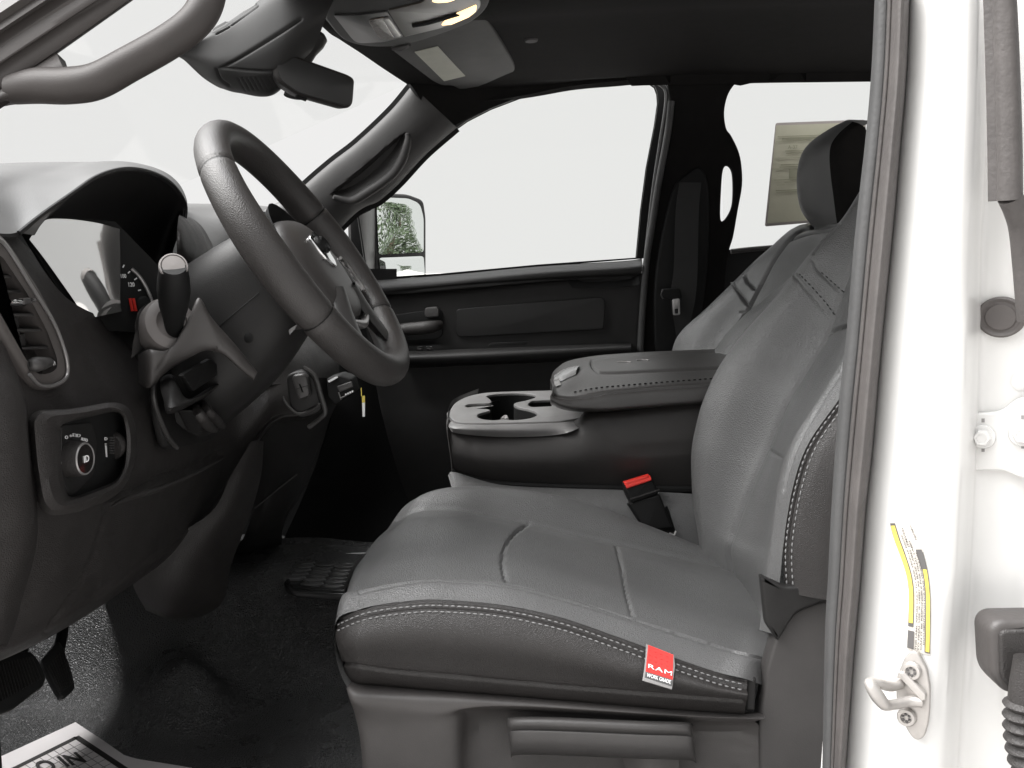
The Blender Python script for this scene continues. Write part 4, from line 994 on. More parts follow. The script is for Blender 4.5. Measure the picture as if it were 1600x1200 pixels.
W = [[r[0]+Vector((.05, .40, 0)), r[0]+Vector((-.002, .12, 0)), r[0]+Vector((-.003, .03, 0))]+r for r in W]
G = grid(W, 10, 8); groove(G, [([(1075, 1142), (1172, 1146), (1160, 1170), (1150, 1210)], 1.8, .002), ([(748, 1122), (752, 1210)], 1.6, .002)])
b.grid(G, SEATPLASTIC); BASE = Surf(G); b.build('seat_base', seat)
# scuff mark
b = MB()
hx = [(793, 1124, .010), (800, 1120, -.004), (860, 1120, -.012), (1000, 1126, -.014), (1070, 1128, -.008), (1082, 1133, .008)]
rows = [[PY(x, y, YBs+d+.012) for x, y, d in hx], [PY(x, y+2, YBs+d-.006) for x, y, d in hx], [PY(x, y+12, YBs+d-.012) for x, y, d in hx], [PY(x+2, y+22, YBs+d-.010) for x, y, d in hx], [PY(x+3, y+24, YBs+d-.014) for x, y, d in hx], [PY(x+4, y+44, YBs+d-.014) for x, y, d in hx], [PY(x+6, y+(60 if i < 1 else 58), YBs+d-.006) for i, (x, y, d) in enumerate(hx)], [PY(x+6, y+60, YBs+d+.02) for x, y, d in hx]]
b.grid(grid(rows, 8, 6), mat('handle plastic', G_(.042, .06), .5, ('noise', 800, .3, .0006)))
b.grid(grid([[PY(970, 1182, YBs), PY(1010, 1186, YBs-.012), PY(1060, 1182, YBs)], [PY(985, 1215, YBs), PY(1020, 1215, YBs-.012), PY(1062, 1215, YBs)], [PY(1000, 1260, YBs), PY(1030, 1260, YBs-.012), PY(1064, 1260, YBs)]], 4, 4), SEATPLASTIC)
b.build('recline_handle', seat)
# hinge shield between base and backrest
b = MB()
hs = rnd2([(1196, 1052), (1214, 992), (1240, 955), (1286, 938), (1340, 930), (1340, 1330), (1190, 1330), (1186, 1120), (1194, 1080)], [10, 10, 16, 10, 5, 5, 5, 10, 10])
b.plate([PY(x, y, YN+.012) for x, y in hs], .03, mat('shield plastic', G_(.036, .07), .5, ('noise', 800, .3, .0006)), .004)
b.plate([PY(x, y, YN+.004) for x, y in rnd2([(1188, 900), (1226, 917), (1330, 914), (1330, 964), (1288, 940), (1244, 958), (1216, 1004), (1196, 976)], [4, 6, 4, 4, 8, 8, 6, 6])], .014, PLASTIC, .004)
b.plate([PY(x, y, YN+.008) for x, y in rnd2([(1166, 1062), (1182, 1060), (1180, 1112), (1164, 1112)], 4)], .03, PLASTIC, .003)
b.build('hinge_cover', seat)

# backrest
BR = [  # far silhouette, far crease, middle, near crease, outer seam ; bottom to top
 [(1100, 940), (1158, 965), (1185, 985), (1200, 990), (1206, 990)], [(1096, 850), (1138, 868), (1176, 888), (1204, 903), (1218, 912)], [(1084, 785), (1147, 828), (1188, 845), (1214, 852), (1224, 852)],
 [(1080, 713), (1176, 751), (1205, 762), (1225, 766), (1238, 765)], [(1087, 667), (1199, 700), (1225, 705), (1243, 702), (1262, 695)], [(1100, 622), (1228, 630), (1260, 632), (1282, 630), (1312, 622)],
 [(1125, 570), (1262, 575), (1295, 575), (1320, 570), (1348, 560)], [(1162, 520), (1292, 522), (1325, 515), (1352, 508), (1380, 500)], [(1200, 478), (1306, 480), (1340, 465), (1370, 455), (1400, 445)],
 [(1240, 430), (1320, 440), (1358, 420), (1390, 405), (1420, 395)], [(1270, 395), (1336, 400), (1375, 380), (1410, 365), (1440, 355)], [(1317, 350), (1365, 350), (1405, 340), (1440, 330), (1470, 320)], [(1350, 300), (1395, 300), (1430, 295), (1460, 290), (1490, 285)]]
YB_ = (1.515, 1.42, 1.30, 1.17, 1.085)
rows = []
for r in BR:
    p = [PY(x, y, Y) for (x, y), Y in zip(r, YB_)]
    rows.append([p[0]+Vector((.10, .02, -.0)), p[0]+Vector((.03, .012, -.0)), p[0], p[0].lerp(p[1], .45)+Vector((-.016, 0, .008)), p[1], p[2]+Vector((.004, 0, 0)), p[3], p[3].lerp(p[4], .6)+Vector((-.012, 0, .004)), p[4]])
G = grid(rows, 24, 26)
cf = [(1152, 930)]+[(r[1]) for r in BR[1:]]; cn = [r[3] for r in BR[3:]]
groove(G, [(cf, 2.6, .005), (cn, 2.4, .0025), ([(1200, 703), (1211, 709), (1220, 714)], 2.4, .003), ([(1294, 522), (1310, 513), (1345, 505)], 2.2, .005),
           ([(1239, 429), (1262, 455), (1282, 478), (1301, 503)], 1.8, .002), ([(1246, 427), (1268, 452), (1288, 475), (1303, 497)], 1.4, .0012),
           ([(1270, 407), (1277, 422), (1295, 440), (1317, 463)], 1.8, .002), ([(1272, 396), (1287, 375), (1312, 350)], 1.6, .002)])
b = MB(); b.grid(G, LEATHER); BACK = Surf(G)
darkth = mat('dark thread', G_(.03), .7, None)
b.stitches(BACK.path([(1249, 428), (1272, 452), (1292, 475), (1306, 495)], .0006), darkth, .008, .005, .0009)
b.stitches(BACK.path([(1283, 425), (1300, 440), (1320, 458)], .0006), darkth, .008, .005, .0009)
b.build('backrest', seat)
NB = [(1226, 922)]+[r[4] for r in BR[2:]]
e0 = rowY(NB, YB_[4]); e1 = [p+Vector((.018, -.014, -.002)) for p in e0]; e2 = [p+Vector((.055, -.022, -.004)) for p in e0]; e3 = [p+Vector((.13, -.014, -.006)) for p in e0]; e4 = [p+Vector((.17, .03, -.006)) for p in e0]
G = grid([e0, e1, e2, e3, e4], 22, 16)
groove(G, [([(x+2, y) for x, y in NB], 1.6, .002), ([(x+8.5, y+1) for x, y in NB], 2.2, .0025)])
b = MB(); b.grid(G, LEATHERD); BS = Surf(G)
for dx in (4.5, 14): b.stitches(BS.path([(x+dx, y+dx*.15) for x, y in NB[0:7]], .0006), THREAD, .0068, .0044, .0008)
b.build('backrest_side', seat)

# belt buckle standing between seat and console
bk = thing('seat_belt_buckle', 'black belt buckle with a red release button beside the console', 'belt buckle', PY(1040, 850, 1.58))
YK = 1.535
kn = Vector((.1, -1, .25)).normalized()
def kp(x, y, d=0): return PP(x, y, PY(1010, 790, YK)+kn*d, kn)
b = MB(); b.plate([kp(x, y, .010) for x, y in rnd2([(975, 753), (1018, 743), (1026, 760), (1030, 772), (988, 788), (978, 768)], 4)], .024, BLACK, .005)
b.plate([kp(x, y, .008) for x, y in rnd2([(981, 786), (1031, 771), (1052, 825), (1010, 832), (1000, 815)], 4)], .018, BLACK, .004)
b.plate([kp(x, y, .0105) for x, y in ((984, 779), (1030, 764), (1031, 766), (985, 781))], .002, PLASTIC2)
b.build('buckle_body', bk)
b = MB(); b.grid(grid([[kp(973, 752, -.010), kp(1012, 740, -.010)], [kp(974, 755, .0), kp(1014, 742, .0)], [kp(976, 757, .011), kp(1016, 744, .011)], [kp(979, 763, .0135), kp(1018, 750, .0135)], [kp(979, 764, .008), kp(1018, 751, .008)]], 4, 5), RED)
b.plate([kp(x, y, .0125) for x, y in rnd2([(976, 752.5), (1013, 741), (1018, 750), (979, 763)], 3)], .022, RED, .003); b.build('release_button', bk)
b = MB(); b.tube([kp(1030, 800, -.004), kp(1045, 828, -.01), kp(1062, 850, -.02), kp(1090, 880, -.03)], [.018, .016, .014, .012], BLACK, n=10, asp=.5)
b.tube([kp(1046, 833, .006), kp(1053, 836, .006), kp(1056, 830, .006)], .0015, STEEL, n=8); b.build('buckle_stem', bk)
# webbing bundle by the backrest
b = MB()
b.tube([PY(1040, 795, 1.60), PY(1062, 805, 1.58), PY(1078, 790, 1.60), PY(1100, 800, 1.6)], [.01, .015, .013, .008], LEATHERD, n=12, asp=.6)
b.tube([PY(1044, 815, 1.58), PY(1062, 828, 1.57), PY(1076, 815, 1.575), PY(1096, 830, 1.6)], [.012, .016, .012, .01], LEATHERD, n=12, asp=.6)
b.tube([PY(1072, 815, 1.565), PY(1080, 835, 1.565), PY(1092, 870, 1.565), PY(1110, 900, 1.57)], [.012, .014, .016, .016], LEATHERD, n=12, asp=.6)
b.plate([PY(x, y, 1.555) for x, y in rnd2([(1060, 800), (1078, 797), (1080, 812), (1064, 814)], 2)], .008, GLOSSBLACK, .001)
tag(b.build('belt_webbing'), 'bunched black belt webbing beside the driver backrest', 'belt webbing')

# passenger seat
ps = thing('car_seat', 'far passenger seat with grey vinyl back and a dark sided headrest', 'seat', PY(1200, 900, 2.1), 'front seats')
PS = [  # far silhouette(Y 2.32), insert edge far, mid, near
 [(1035, 620), (1090, 640), (1160, 640), (1230, 640)], [(1050, 548), (1130, 545), (1190, 545), (1260, 545)], [(1065, 517), (1165, 490), (1215, 500), (1290, 500)], [(1100, 485), (1180, 462), (1228, 470), (1300, 470)], [(1140, 447), (1193, 437), (1240, 440), (1310, 440)], [(1175, 415), (1208, 408), (1255, 410), (1320, 410)], [(1207, 391), (1222, 388), (1265, 388), (1330, 385)], [(1228, 375), (1236, 371), (1275, 368), (1340, 365)], [(1245, 362), (1252, 360), (1290, 356), (1350, 352)], [(1266, 355), (1275, 354), (1300, 350), (1360, 345)]]
YP = (2.28, 2.16, 2.02, 1.84); rows = []
for r in PS:
    p = [PY(x, y, Y) for (x, y), Y in zip(r, YP)]
    rows.append([p[0]+Vector((.14, .03, -.0)), p[0]+Vector((.03, .012, -.0)), p[0], p[0].lerp(p[1], .5)+Vector((-.012, 0, .006)), p[1], p[2], p[3], p[3]+Vector((.10, -.03, 0))])
last = [p+Vector((.06, 0, -.01)) for p in rows[-1]]
G = grid(rows+[last], 24, 22)
groove(G, [([r[1] for r in PS], 2.0, .012), ([(1145, 444), (1156, 460), (1168, 477)], 1.6, .008), ([(1163, 431), (1168, 441), (1178, 452)], 1.6, .008), ([(1233, 376), (1262, 366), (1300, 358)], 1.5, .008), ([(1158, 487), (1170, 489)], 1.5, .004)])
b = MB(); b.grid(G, LEATHER); b.build('backrest', ps)
b = MB()
H = [[(1247, 252, 2.05), (1262, 246, 1.98), (1290, 245, 1.93)], [(1244, 280, 2.06), (1262, 280, 1.97), (1293, 280, 1.92)], [(1248, 320, 2.06), (1268, 322, 1.97), (1300, 320, 1.92)], [(1262, 350, 2.06), (1282, 350, 1.98), (1308, 348, 1.93)]]
prof = [(1325, 187), (1300, 199), (1270, 219), (1253, 240), (1246, 268), (1246, 300), (1252, 328), (1264, 347), (1272, 356)]
pn_ = [(1332, 190), (1312, 207), (1299, 225), (1296, 246), (1298, 275), (1302, 306), (1305, 330), (1307, 344), (1309, 354)]
r0 = [PY(x, y, 2.22)+Vector((.01, 0, 0)) for x, y in prof]; r1 = [PY(x, y, 2.12) for x, y in prof]; r2_ = [PY(x, y, 1.98) for x, y in pn_]
G = grid([[p+Vector((.05, .02, 0)) for p in r0], r0, r1, [a.lerp(c, .5)+Vector((-.008, 0, 0)) for a, c in zip(r1, r2_)], r2_], 8, 8)
b.grid(G, mat('headrest grey', G_(.09, .0), .55, ('leather', 420, .2, .0006), var=.05))
r3 = [PY(x, y, 1.955) for x, y in ((1342, 193), (1330, 206), (1322, 226), (1320, 250), (1322, 280), (1324, 306), (1326, 330), (1328, 343), (1330, 352))]
r4 = [PY(x, y, 1.96) for x, y in ((1352, 200), (1366, 230), (1380, 240), (1385, 260), (1385, 280), (1385, 306), (1385, 330), (1380, 343), (1375, 350))]
hr = b.build('headrest', ps)
b = MB(); b.grid(grid([r2_, r3, r4, [p+Vector((.02, .08, 0)) for p in r4]], 8, 8), FABRIC); b.build('headrest_side', hr)
for x_, Y_ in ((1290, 2.07), (1340, 1.98)):
    b = MB(); b.tube([PY(x_, 362, Y_), PY(x_-4, 345, Y_)], .006, CHROME, n=8, sub=0); b.build('headrest_post', ps)

# folded centre seat back: narrow grey bolster beyond the console
cs = thing('car_seat', 'narrow grey centre seat back standing up behind the console lid', 'seat', PY(1180, 600, 1.85), 'front seats')
L1 = [(1108, 560), (1130, 528), (1158, 497), (1185, 475), (1210, 455), (1232, 436), (1250, 420), (1270, 405)]; L2 = [(1138, 562), (1160, 530), (1185, 503), (1206, 480), (1226, 458), (1240, 442), (1258, 425), (1280, 408)]
rows = [[PY(x-2, y, 1.88)+Vector((.03, .03, 0)) for x, y in L1], [PY(x, y, 1.86) for x, y in L1], [PY(x*.6+u*.4, y*.6+v*.4, 1.79) for (x, y), (u, v) in zip(L1, L2)], [PY(u, v, 1.76) for u, v in L2], [PY(u+6, v+6, 1.77)+Vector((.03, 0, 0)) for u, v in L2], [PY(u+60, v+20, 1.74)+Vector((.05, 0, 0)) for u, v in L2]]
b = MB(); G = grid(rows, 8, 6); b.grid(G[:-6], LEATHER); b.grid(G[-7:], BLACK); b.build('backrest', cs)
# its cushion, a grey strip showing under the console
rows = [[(700, 742), (712, 738), (780, 757), (880, 763), (980, 766), (1140, 775)], [(706, 766), (720, 762), (780, 768), (880, 780), (980, 790), (1140, 806)], [(706, 800), (720, 800), (790, 800), (880, 820), (980, 840), (1140, 880)]]
b = MB(); b.grid(grid([[PY(x, y, Y) for x, y in r] for r, Y in zip(rows, (1.565, 1.545, 1.53))], 6, 5), LEATHER); b.build('cushion', cs)
# ================================================================== centre console
con = thing('center_console', 'black centre console with cup holders and a stitched armrest lid', 'console', PY(880, 770, 1.7))
YNc, YFc = 1.565, 1.87
b = MB()
bt = [(698, 668), (703, 674), (712, 679), (770, 683), (866, 680), (902, 671), (922, 656), (1000, 646), (1125, 630)]
bb = [(706, 733), (710, 736), (716, 740), (770, 753), (860, 758), (905, 759), (940, 760), (1000, 761), (1140, 762)]
t0 = [PY(x, y, YNc+.01) for x, y in bt]; tm = [PY((x+u)/2, (y+v)/2, YNc-.006) for (x, y), (u, v) in zip(bt, bb)]; t1 = [PY(x, y, YNc+.012) for x, y in bb]; t2_ = [p+Vector((0, .02, -.06)) for p in t1]
def cwrap(r): p = r[0]; return [p+Vector((.03, .34, 0)), p+Vector((-.006, .20, 0)), p+Vector((-.004, .05, 0))]+r
G = grid([cwrap(r) for r in ([p+Vector((0, .03, .01)) for p in t0], t0, tm, t1, t2_)], 8, 8)
groove(G, [([(737, 684), (736, 710), (736, 742)], 1.8, .002), ([(933, 652), (942, 672), (952, 692), (968, 701), (1000, 703), (1085, 700)], 2, .0025)])
b.grid(G, mat('console side plastic', G_(.022, .10), .6, ('noise', 700, .35, .0006), vscale=14)); b.build('console_body', con)
b = MB(); b.tube([p+Vector((0, -.004, -.002)) for p in t1], .006, BLACK, n=8); b.build('base_lip', con)
# tray: flat top with a cross shaped cup well
ZT = PY(760, 640, 1.70).z-1.5
out = smooth2([(702, 650), (704, 640), (712, 629), (732, 619), (760, 613.5), (800, 611.5), (858, 610)], 4, False)+[(900, 608), (936, 634), (931, 641), (906, 652.5)]+smooth2([(886, 656.3), (866, 658), (800, 660), (745, 660.5), (716, 659), (706, 655)], 4, False)
hol = smooth2([(760, 619), (772, 616), (800, 614.3), (826, 615), (838, 618), (834, 622), (818, 626.5), (806, 629), (803, 632), (810, 636), (826, 639.5), (838, 644), (837, 650), (822, 654.5), (800, 656.3), (786, 655), (772, 656.5), (755, 655), (746, 651), (748, 646.5), (758, 643.5), (766, 641), (760, 639), (742, 638), (728, 635.5), (730, 632), (745, 630.2), (762, 629.8), (768, 628), (765, 623)], 3)
slot = rnd2([(824, 632), (830, 626), (862, 624.5), (862, 634.5), (830, 636)], [3, 4, 1, 1, 4])
ZL = lambda pl, d=0: [PZ(x, y, ZT)+Vector((0, 0, d)) for x, y in pl]
b.__init__(); TT = mat('satin console tray', G_(.17, .02), .40, ('noise', 500, .15, .0004), vscale=16)
b.plate([ZL(out), ZL(hol), ZL(slot)], .006, TT, .0012, n=Vector((0, 0, 1)))
# well walls and floor
for lp, dp in ((hol, .075), (slot, .02)):
    A = ZL(lp, -.004); b.grid([A, [p+Vector((0, 0, -dp)) for p in A]], BLACK, cu=True); b.add([p+Vector((0, 0, -dp)) for p in A], [tuple(range(len(A)))], BLACK)
# skirt of the tray
ot = [(704, 645), (703, 651), (707, 656), (717, 660), (745, 661.5), (800, 661), (866, 659), (900, 655), (930, 641)]; om = [(699, 662), (700, 667), (705, 673), (714, 677), (748, 681), (800, 683), (866, 680), (902, 670), (932, 645)]
tz = ZL(ot, -.0035); 
sk = [PY(x, y, YNc+.006) for x, y in om]; sk[-1] = PY(934, 648, 1.66); sk[0].y = sk[0].y+.03; sk[1].y += .015
G = grid([[p+Vector((.012, .012, .001)) for p in tz], tz, [a.lerp(c, .35)+Vector((-.004, -.008, 0)) for a, c in zip(tz, sk)], sk], 6, 6)
G = [[r[0]+Vector((.062, .17, -.003)), r[0]+Vector((.012, .11, -.002)), r[0]+Vector((-.004, .05, -.001))]+r for r in G]
b.grid(G, TT)
b.tube([PZ(785, 655, ZT-.003), PZ(790, 651, ZT-.003), PZ(792, 656, ZT-.003)], .003, INKG, n=8)
b.build('cup_tray', con)
# armrest lid
Z_ = {}
te = [(861, 592), (864, 583), (873, 574), (886, 566), (908, 560.5), (950, 555), (1040, 549.5), (1160, 545)]           # far top edge
mi_ = [(864, 600), (870, 594), (884, 586), (904, 580), (930, 577), (960, 574), (1040, 567), (1160, 562)]
ne = [(864, 606), (868, 610), (876, 612), (896, 612.5), (925, 606), (955, 602), (1040, 594), (1160, 587)]            # near shoulder
s1_ = [(863, 613), (867, 617), (877, 620), (898, 621), (926, 618), (956, 613), (1040, 606), (1160, 599)]
s2_ = [(861, 625), (866, 632), (880, 638), (900, 641), (930, 642), (960, 641), (1040, 634), (1160, 626)]
rows = [[PY(x, y+14, 1.88) for x, y in te], [PY(x, y+2, 1.868) for x, y in te], [PY(x, y, 1.85) for x, y in te], [PY(x, y, 1.70) for x, y in mi_], [PY(x, y, 1.59) for x, y in ne], [PY(x, y, 1.56) for x, y in s1_], [PY(x, y-6, 1.552) for x, y in s2_], [PY(x, y, 1.562) for x, y in s2_], [PY(x, y+2, 1.60) for x, y in s2_]]
rows = [[r[0]+Vector((.03, 0, -.012)), r[0]+Vector((.003, 0, -.006)), r[0]+Vector((-.001, 0, -.002))]+r for r in rows]
G = grid(rows, 26, 24)
pan = [(1150, 574), (1040, 579), (950, 583), (932, 579), (925, 572), (924, 565), (930, 561), (960, 557), (1040, 552), (1150, 548)]
groove(G, [(pan, 1.8, .003), (s1_[1:], 1.6, .003)])
b = MB(); b.grid(G, mat('armrest vinyl', G_(.05, .05), .33, ('leather', 620, .2, .0005), vscale=12, var=.08)); LID = Surf(G)
b.stitches(LID.path([(896, 613.5), (925, 608), (955, 604.5), (1040, 597.5), (1150, 589.5)], .0008), BLACK, .008, .0046, .0010)
lid = b.build('armrest_lid', con)
b = MB()
def lp_(pts, o):
    out = []
    for x, y in pts:
        h = LID.hit(x, y, o)[0]
        if h is None: h = LID.hit(x+3, y+3, o)[0]
        out.append(h)
    return out
rows = [lp_(((870, 586), (880, 578), (892, 573.5), (904, 572)), .001), lp_(((869, 590), (880, 583), (893, 578), (906, 576)), .005), lp_(((869, 595), (879, 590), (892, 585), (902, 582)), .005), lp_(((870, 599), (880, 595), (890, 590), (900, 586)), .001)]
b.grid(grid(rows, 6, 5), mat('latch highlight plastic', G_(.22), .25, None))  # pale colour paints the highlight on the latch
rows = [lp_(((866, 594), (869, 591), (872, 589)), .002), lp_(((867, 601), (871, 599), (875, 597)), .0045), lp_(((868, 606), (872, 604.5), (877, 603)), .002)]
b.grid(grid(rows, 4, 4), SATIN)
b.build('lid_latch', lid)
b = MB(); b.tube([LID.hit(x, y, .0006)[0] for x, y in ((964, 566), (975, 565.6), (986, 566.4))], .0010, INKG, n=6); b.tube([LID.hit(x, y, .0006)[0] for x, y in ((995, 563.4), (1004, 562.4), (1014, 563.2))], .0010, INKG, n=6); b.build('lid_emblem', lid)
# ================================================================== near B pillar with everything bolted on it
pil = thing('door_pillar', 'white painted door pillar with striker, hinge and warning label', 'pillar', PY(1440, 1330, .78))
# rubber seal
eL = [(1368, -30), (1362, 107), (1353, 213), (1341, 320), (1333, 400), (1322, 530), (1310, 640), (1300, 780), (1294, 900), (1289, 1000), (1284, 1250)]
eR = [(1423, -30), (1417, 117), (1407, 233), (1400, 317), (1392, 400), (1377, 550), (1364, 700), (1353, 800), (1344, 920), (1334, 1033), (1318, 1250)]
def mixp(t): return [(x*(1-t)+u*t, y*(1-t)+v*t) for (x, y), (u, v) in zip(eL, eR)]
lv = ((0, .92), (0, .888), (.10, .874), (.30, .870), (.36, .870), (.41, .863), (.46, .862), (.50, .862), (.58, .854), (.70, .846), (.84, .846), (.95, .856), (1.0, .88))
G = grid([[PY(x, y, Y) for x, y in mixp(t)] for t, Y in lv], 6, 3)
b = MB(); k = 4*3+1; b.grid(G[:k], SEALD); b.grid(G[k-1:], SEAL)
b.build('door_seal', pil)
# painted pillar sheet
cols_ = [(0, .90), (.02, .875), (.3, .845), (.6, .83), (.78, .83), (.86, .84), (.93, .862), (1.0, .87), (1.3, .86), (1.6, .86)]
xr = [1555, 1553, 1550, 1546, 1542, 1540, 1536, 1532, 1526, 1518, 1505]
rows = []
for t, Y in cols_:
    rows.append([PY(e[0]-1+(x-e[0])*t, e[1], Y) for e, x in zip(eR, xr)])
G = grid(rows, 10, 10); b = MB(); b.shell(G, .02, PAINT, PAINT); PIL = Surf(G); b.build('pillar_panel', pil)
def pp(x, y, o=0): return PIL.hit(x, y, o)
# rear door edge trim strip
b = MB(); YT = .80
rows = [[PY(1549, -30, YT+.02), PY(1553, 100, YT+.02), PY(1556, 220, YT+.02), PY(1557, 314, YT+.02)], [PY(1551, -30, YT), PY(1555, 100, YT), PY(1558, 220, YT), PY(1559, 314, YT)], [PY(1570, -30, YT-.008), PY(1574, 100, YT-.008), PY(1577, 220, YT-.008), PY(1579, 313, YT-.008)], [PY(1584, -30, YT-.006), PY(1590, 100, YT-.006), PY(1594, 220, YT-.006), PY(1596, 311, YT-.006)], [PY(1588, -30, YT+.02), PY(1594, 100, YT+.02), PY(1598, 220, YT+.02), PY(1599, 310, YT+.02)]]
b.shell(grid(rows, 5, 4), .006, SEAL)
b.tube([PY(1578, 308, YT), PY(1588, 330, YT+.004), PY(1594, 360, YT+.01), PY(1600, 420, YT+.015), PY(1606, 500, YT+.02)], [.009, .009, .008, .008, .008], SEAL, n=10)
tag(b.build('door_edge_trim'), 'grey rubber edge strip on the open rear door', 'edge trim')
# plug
p, n = pp(1565, 495)
pl = MB(); u = Vector((1, 0, 0)); u = (u-n*u.dot(n)).normalized()
pl.lathe([(.0, -.002), (.0165, -.002), (.0165, .005), (.0150, .006), (.0125, .0045), (.011, .0048), (.010, .0062), (.0, .0064)], p, n, RUBBER if False else mat('grey rubber plug', G_(.07, .12), .5, ('noise', 300, .2, .0006)), n=36, ref=u, asp=1.12)
pl.build('rubber_plug', pil)
# hinge bracket with two bolts
p, n = pp(1560, 690); 
def hpn(x, y, d): return PP(x, y, p+n*d, n)
br = MB(); o = rnd2([(1497, 646), (1562, 644), (1590, 622), (1660, 615), (1660, 752), (1596, 748), (1566, 735), (1510, 736), (1500, 724)], [6, 14, 12, 4, 4, 12, 12, 14, 8])
br.plate([hpn(x, y, .007) for x, y in o], .007, PAINT, .002); hb = br.build('hinge_bracket', pil)
for cx, cy, r in ((1536, 682, .0098), (1598, 677, .0104)):
    b = MB(); c = hpn(cx, cy, .0072)
    b.lathe([(r, .0), (r, .0022), (r*.95, .003), (0, .003)], c, n, PAINT, n=32)
    b.lathe([(r*.70, .002), (r*.70, .009), (r*.6, .0105), (r*.42, .0105), (r*.4, .0095), (0, .0095)], c, n, PAINT, n=6, ref=u)
    for s_ in (-1, 1): b.plate([hpn(cx+dx, cy-2+s_*23+dy, .0075) for dx, dy in ((-2.5, -3), (2.5, -3), (2.5, 3), (-2.5, 3))], .001, INKG)
    b.build('bolt', hb)
b = MB(); p2, n2_ = pp(1596, 596)
if p2 is not None: b.lathe([(.0, .001), (.006, .0012), (.008, .0002)], p2, n2_, PAINT); b.build('weld_dimple', pil)
# warning label
LB = [(1391, 816), (1413, 812), (1424, 815), (1436, 842), (1446, 872), (1452, 905), (1453, 960), (1452, 1023), (1418, 1013), (1420, 960), (1418, 905), (1406, 868), (1398, 840)]
def lab(pl, o): return [PIL.hit(x, y, o)[0] for x, y in pl]
# two edges of the label as curves, sheet built between them
cA = cr([(1391, 815, 0), (1397, 840, 0), (1407, 868, 0), (1416, 896, 0), (1420, 925, 0), (1419, 970, 0), (1417, 1014, 0)], 6); cB = cr([(1424, 814, 0), (1434, 836, 0), (1443, 862, 0), (1450, 892, 0), (1454, 930, 0), (1454, 975, 0), (1453, 1024, 0)], 6)
cA = resample(cA, 61); cB = resample(cB, 61)
def lq(s, t):                               # s along 0 (top) .. 1 (bottom), t across
    f = s*60; i = min(int(f), 59); a = cA[i].lerp(cA[i+1], f-i); c = cB[i].lerp(cB[i+1], f-i); return a.lerp(c, t)
def lsheet(b, s0, s1, t0, t1, o, m, ns=24, nt=4):
    ns = max(2, int(ns*(s1-s0))+2); G = []
    for j in range(nt+1):
        G.append([PIL.hit(*lq(s0+(s1-s0)*i/ns, t0+(t1-t0)*j/nt).xy, o)[0] for i in range(ns+1)])
    b.grid(G, m)
b = MB(); lsheet(b, 0, 1, 0, 1, .0008, PAPER if False else mat('label paper', (.62, .59, .54), .6, None, var=.02))
yel = YELLOW; dk = mat('label dark block', G_(.10, .05), .7, None, var=0); txt = mat('label print', G_(.07, .15), .7, None, var=0)
lsheet(b, .012, .82, .02, .25, .0014, dk, nt=2); lsheet(b, .03, .79, .05, .22, .0018, yel, nt=2); lsheet(b, .85, .985, .02, .30, .0014, dk, nt=2)
lsheet(b, .24, .985, .76, .99, .0014, dk, nt=2); lsheet(b, .37, .975, .80, .96, .0018, yel, nt=2); lsheet(b, .22, .37, .72, .97, .0016, dk, nt=2)
lb = b.build('warning_label', pil)
b = MB()
def lvert(text, s0, s1, t, h, o=.0019, m=txt):
    """lettering that runs up the curved label, mapped glyph point by glyph point"""
    cu = bpy.data.curves.new('t', 'FONT'); cu.body = text; cu.resolution_u = 2; cu.offset = .025
    ob = bpy.data.objects.new('t', cu); me = to_mesh(ob); xs = [v.co.x for v in me.vertices]; x0, x1 = min(xs), max(xs)
    def f(c):
        s = s0+(s1-s0)*(c.x-x0)/(x1-x0); q = lq(s, t-h*c.y); return PIL.hit(q.x, q.y, o)[0]
    b.mesh(me, m, fn=f); bpy.data.meshes.remove(me); bpy.data.objects.remove(ob); bpy.data.curves.remove(cu)
lvert('THIS LABEL APPLIES ONLY TO BASE VEHICLE PRIOR', .985, .10, .42, .095)
lvert('TO FINAL USE. IF USED AS BASE LABEL (FMVSS)', .985, .05, .53, .095)
lvert('CAN IT BE RESPONSIBLE FOR FINAL LABEL', .975, .14, .64, .095)
lvert('DOCUMENTATION FOR BASE VEHICLE USE', .93, .24, .745, .085)
lvert('T00778819', .15, .03, .93, .11)
b.build('label_print', lb)
# striker
p, n = pp(1412, 1085)
def sp2(x, y, d=0): return PP(x, y, p+n*d, n)
sk_ = MB(); o = rnd2([(1412, 1030), (1424, 1016), (1434, 1020), (1448, 1046), (1453, 1076), (1452, 1112), (1450, 1130), (1444, 1152), (1434, 1158), (1424, 1152), (1410, 1128), (1400, 1090), (1400, 1060)], 6)
STK = mat('worn striker metal', (.42, .40, .38), .42, ('noise', 120, .2, .0006), metal=.55, var=.12, vscale=40)
sk_.plate([sp2(x, y, .007) for x, y in o], .006, STK, .0015); so_ = sk_.build('striker_plate', pil)
b = MB()
b.tube([sp2(1405, 1068, .008), sp2(1390, 1072, .018), sp2(1374, 1068, .030), sp2(1360, 1066, .037), sp2(1360, 1070, .041), sp2(1370, 1086, .041), sp2(1380, 1099, .038), sp2(1386, 1102, .034), sp2(1402, 1100, .022), sp2(1420, 1096, .012), sp2(1440, 1096, .008)], [.005, .0045, .0042, .004, .0048, .0055, .005, .0045, .0042, .0045, .005], STK, n=14)
b.build('striker_loop', so_)
b = MB(); b.plate([sp2(x, y, .013) for x, y in rnd2([(1404, 1050), (1412, 1050), (1446, 1086), (1446, 1094), (1440, 1096), (1404, 1058)], 2)], .006, STK, .001); b.build('striker_rib', so_)
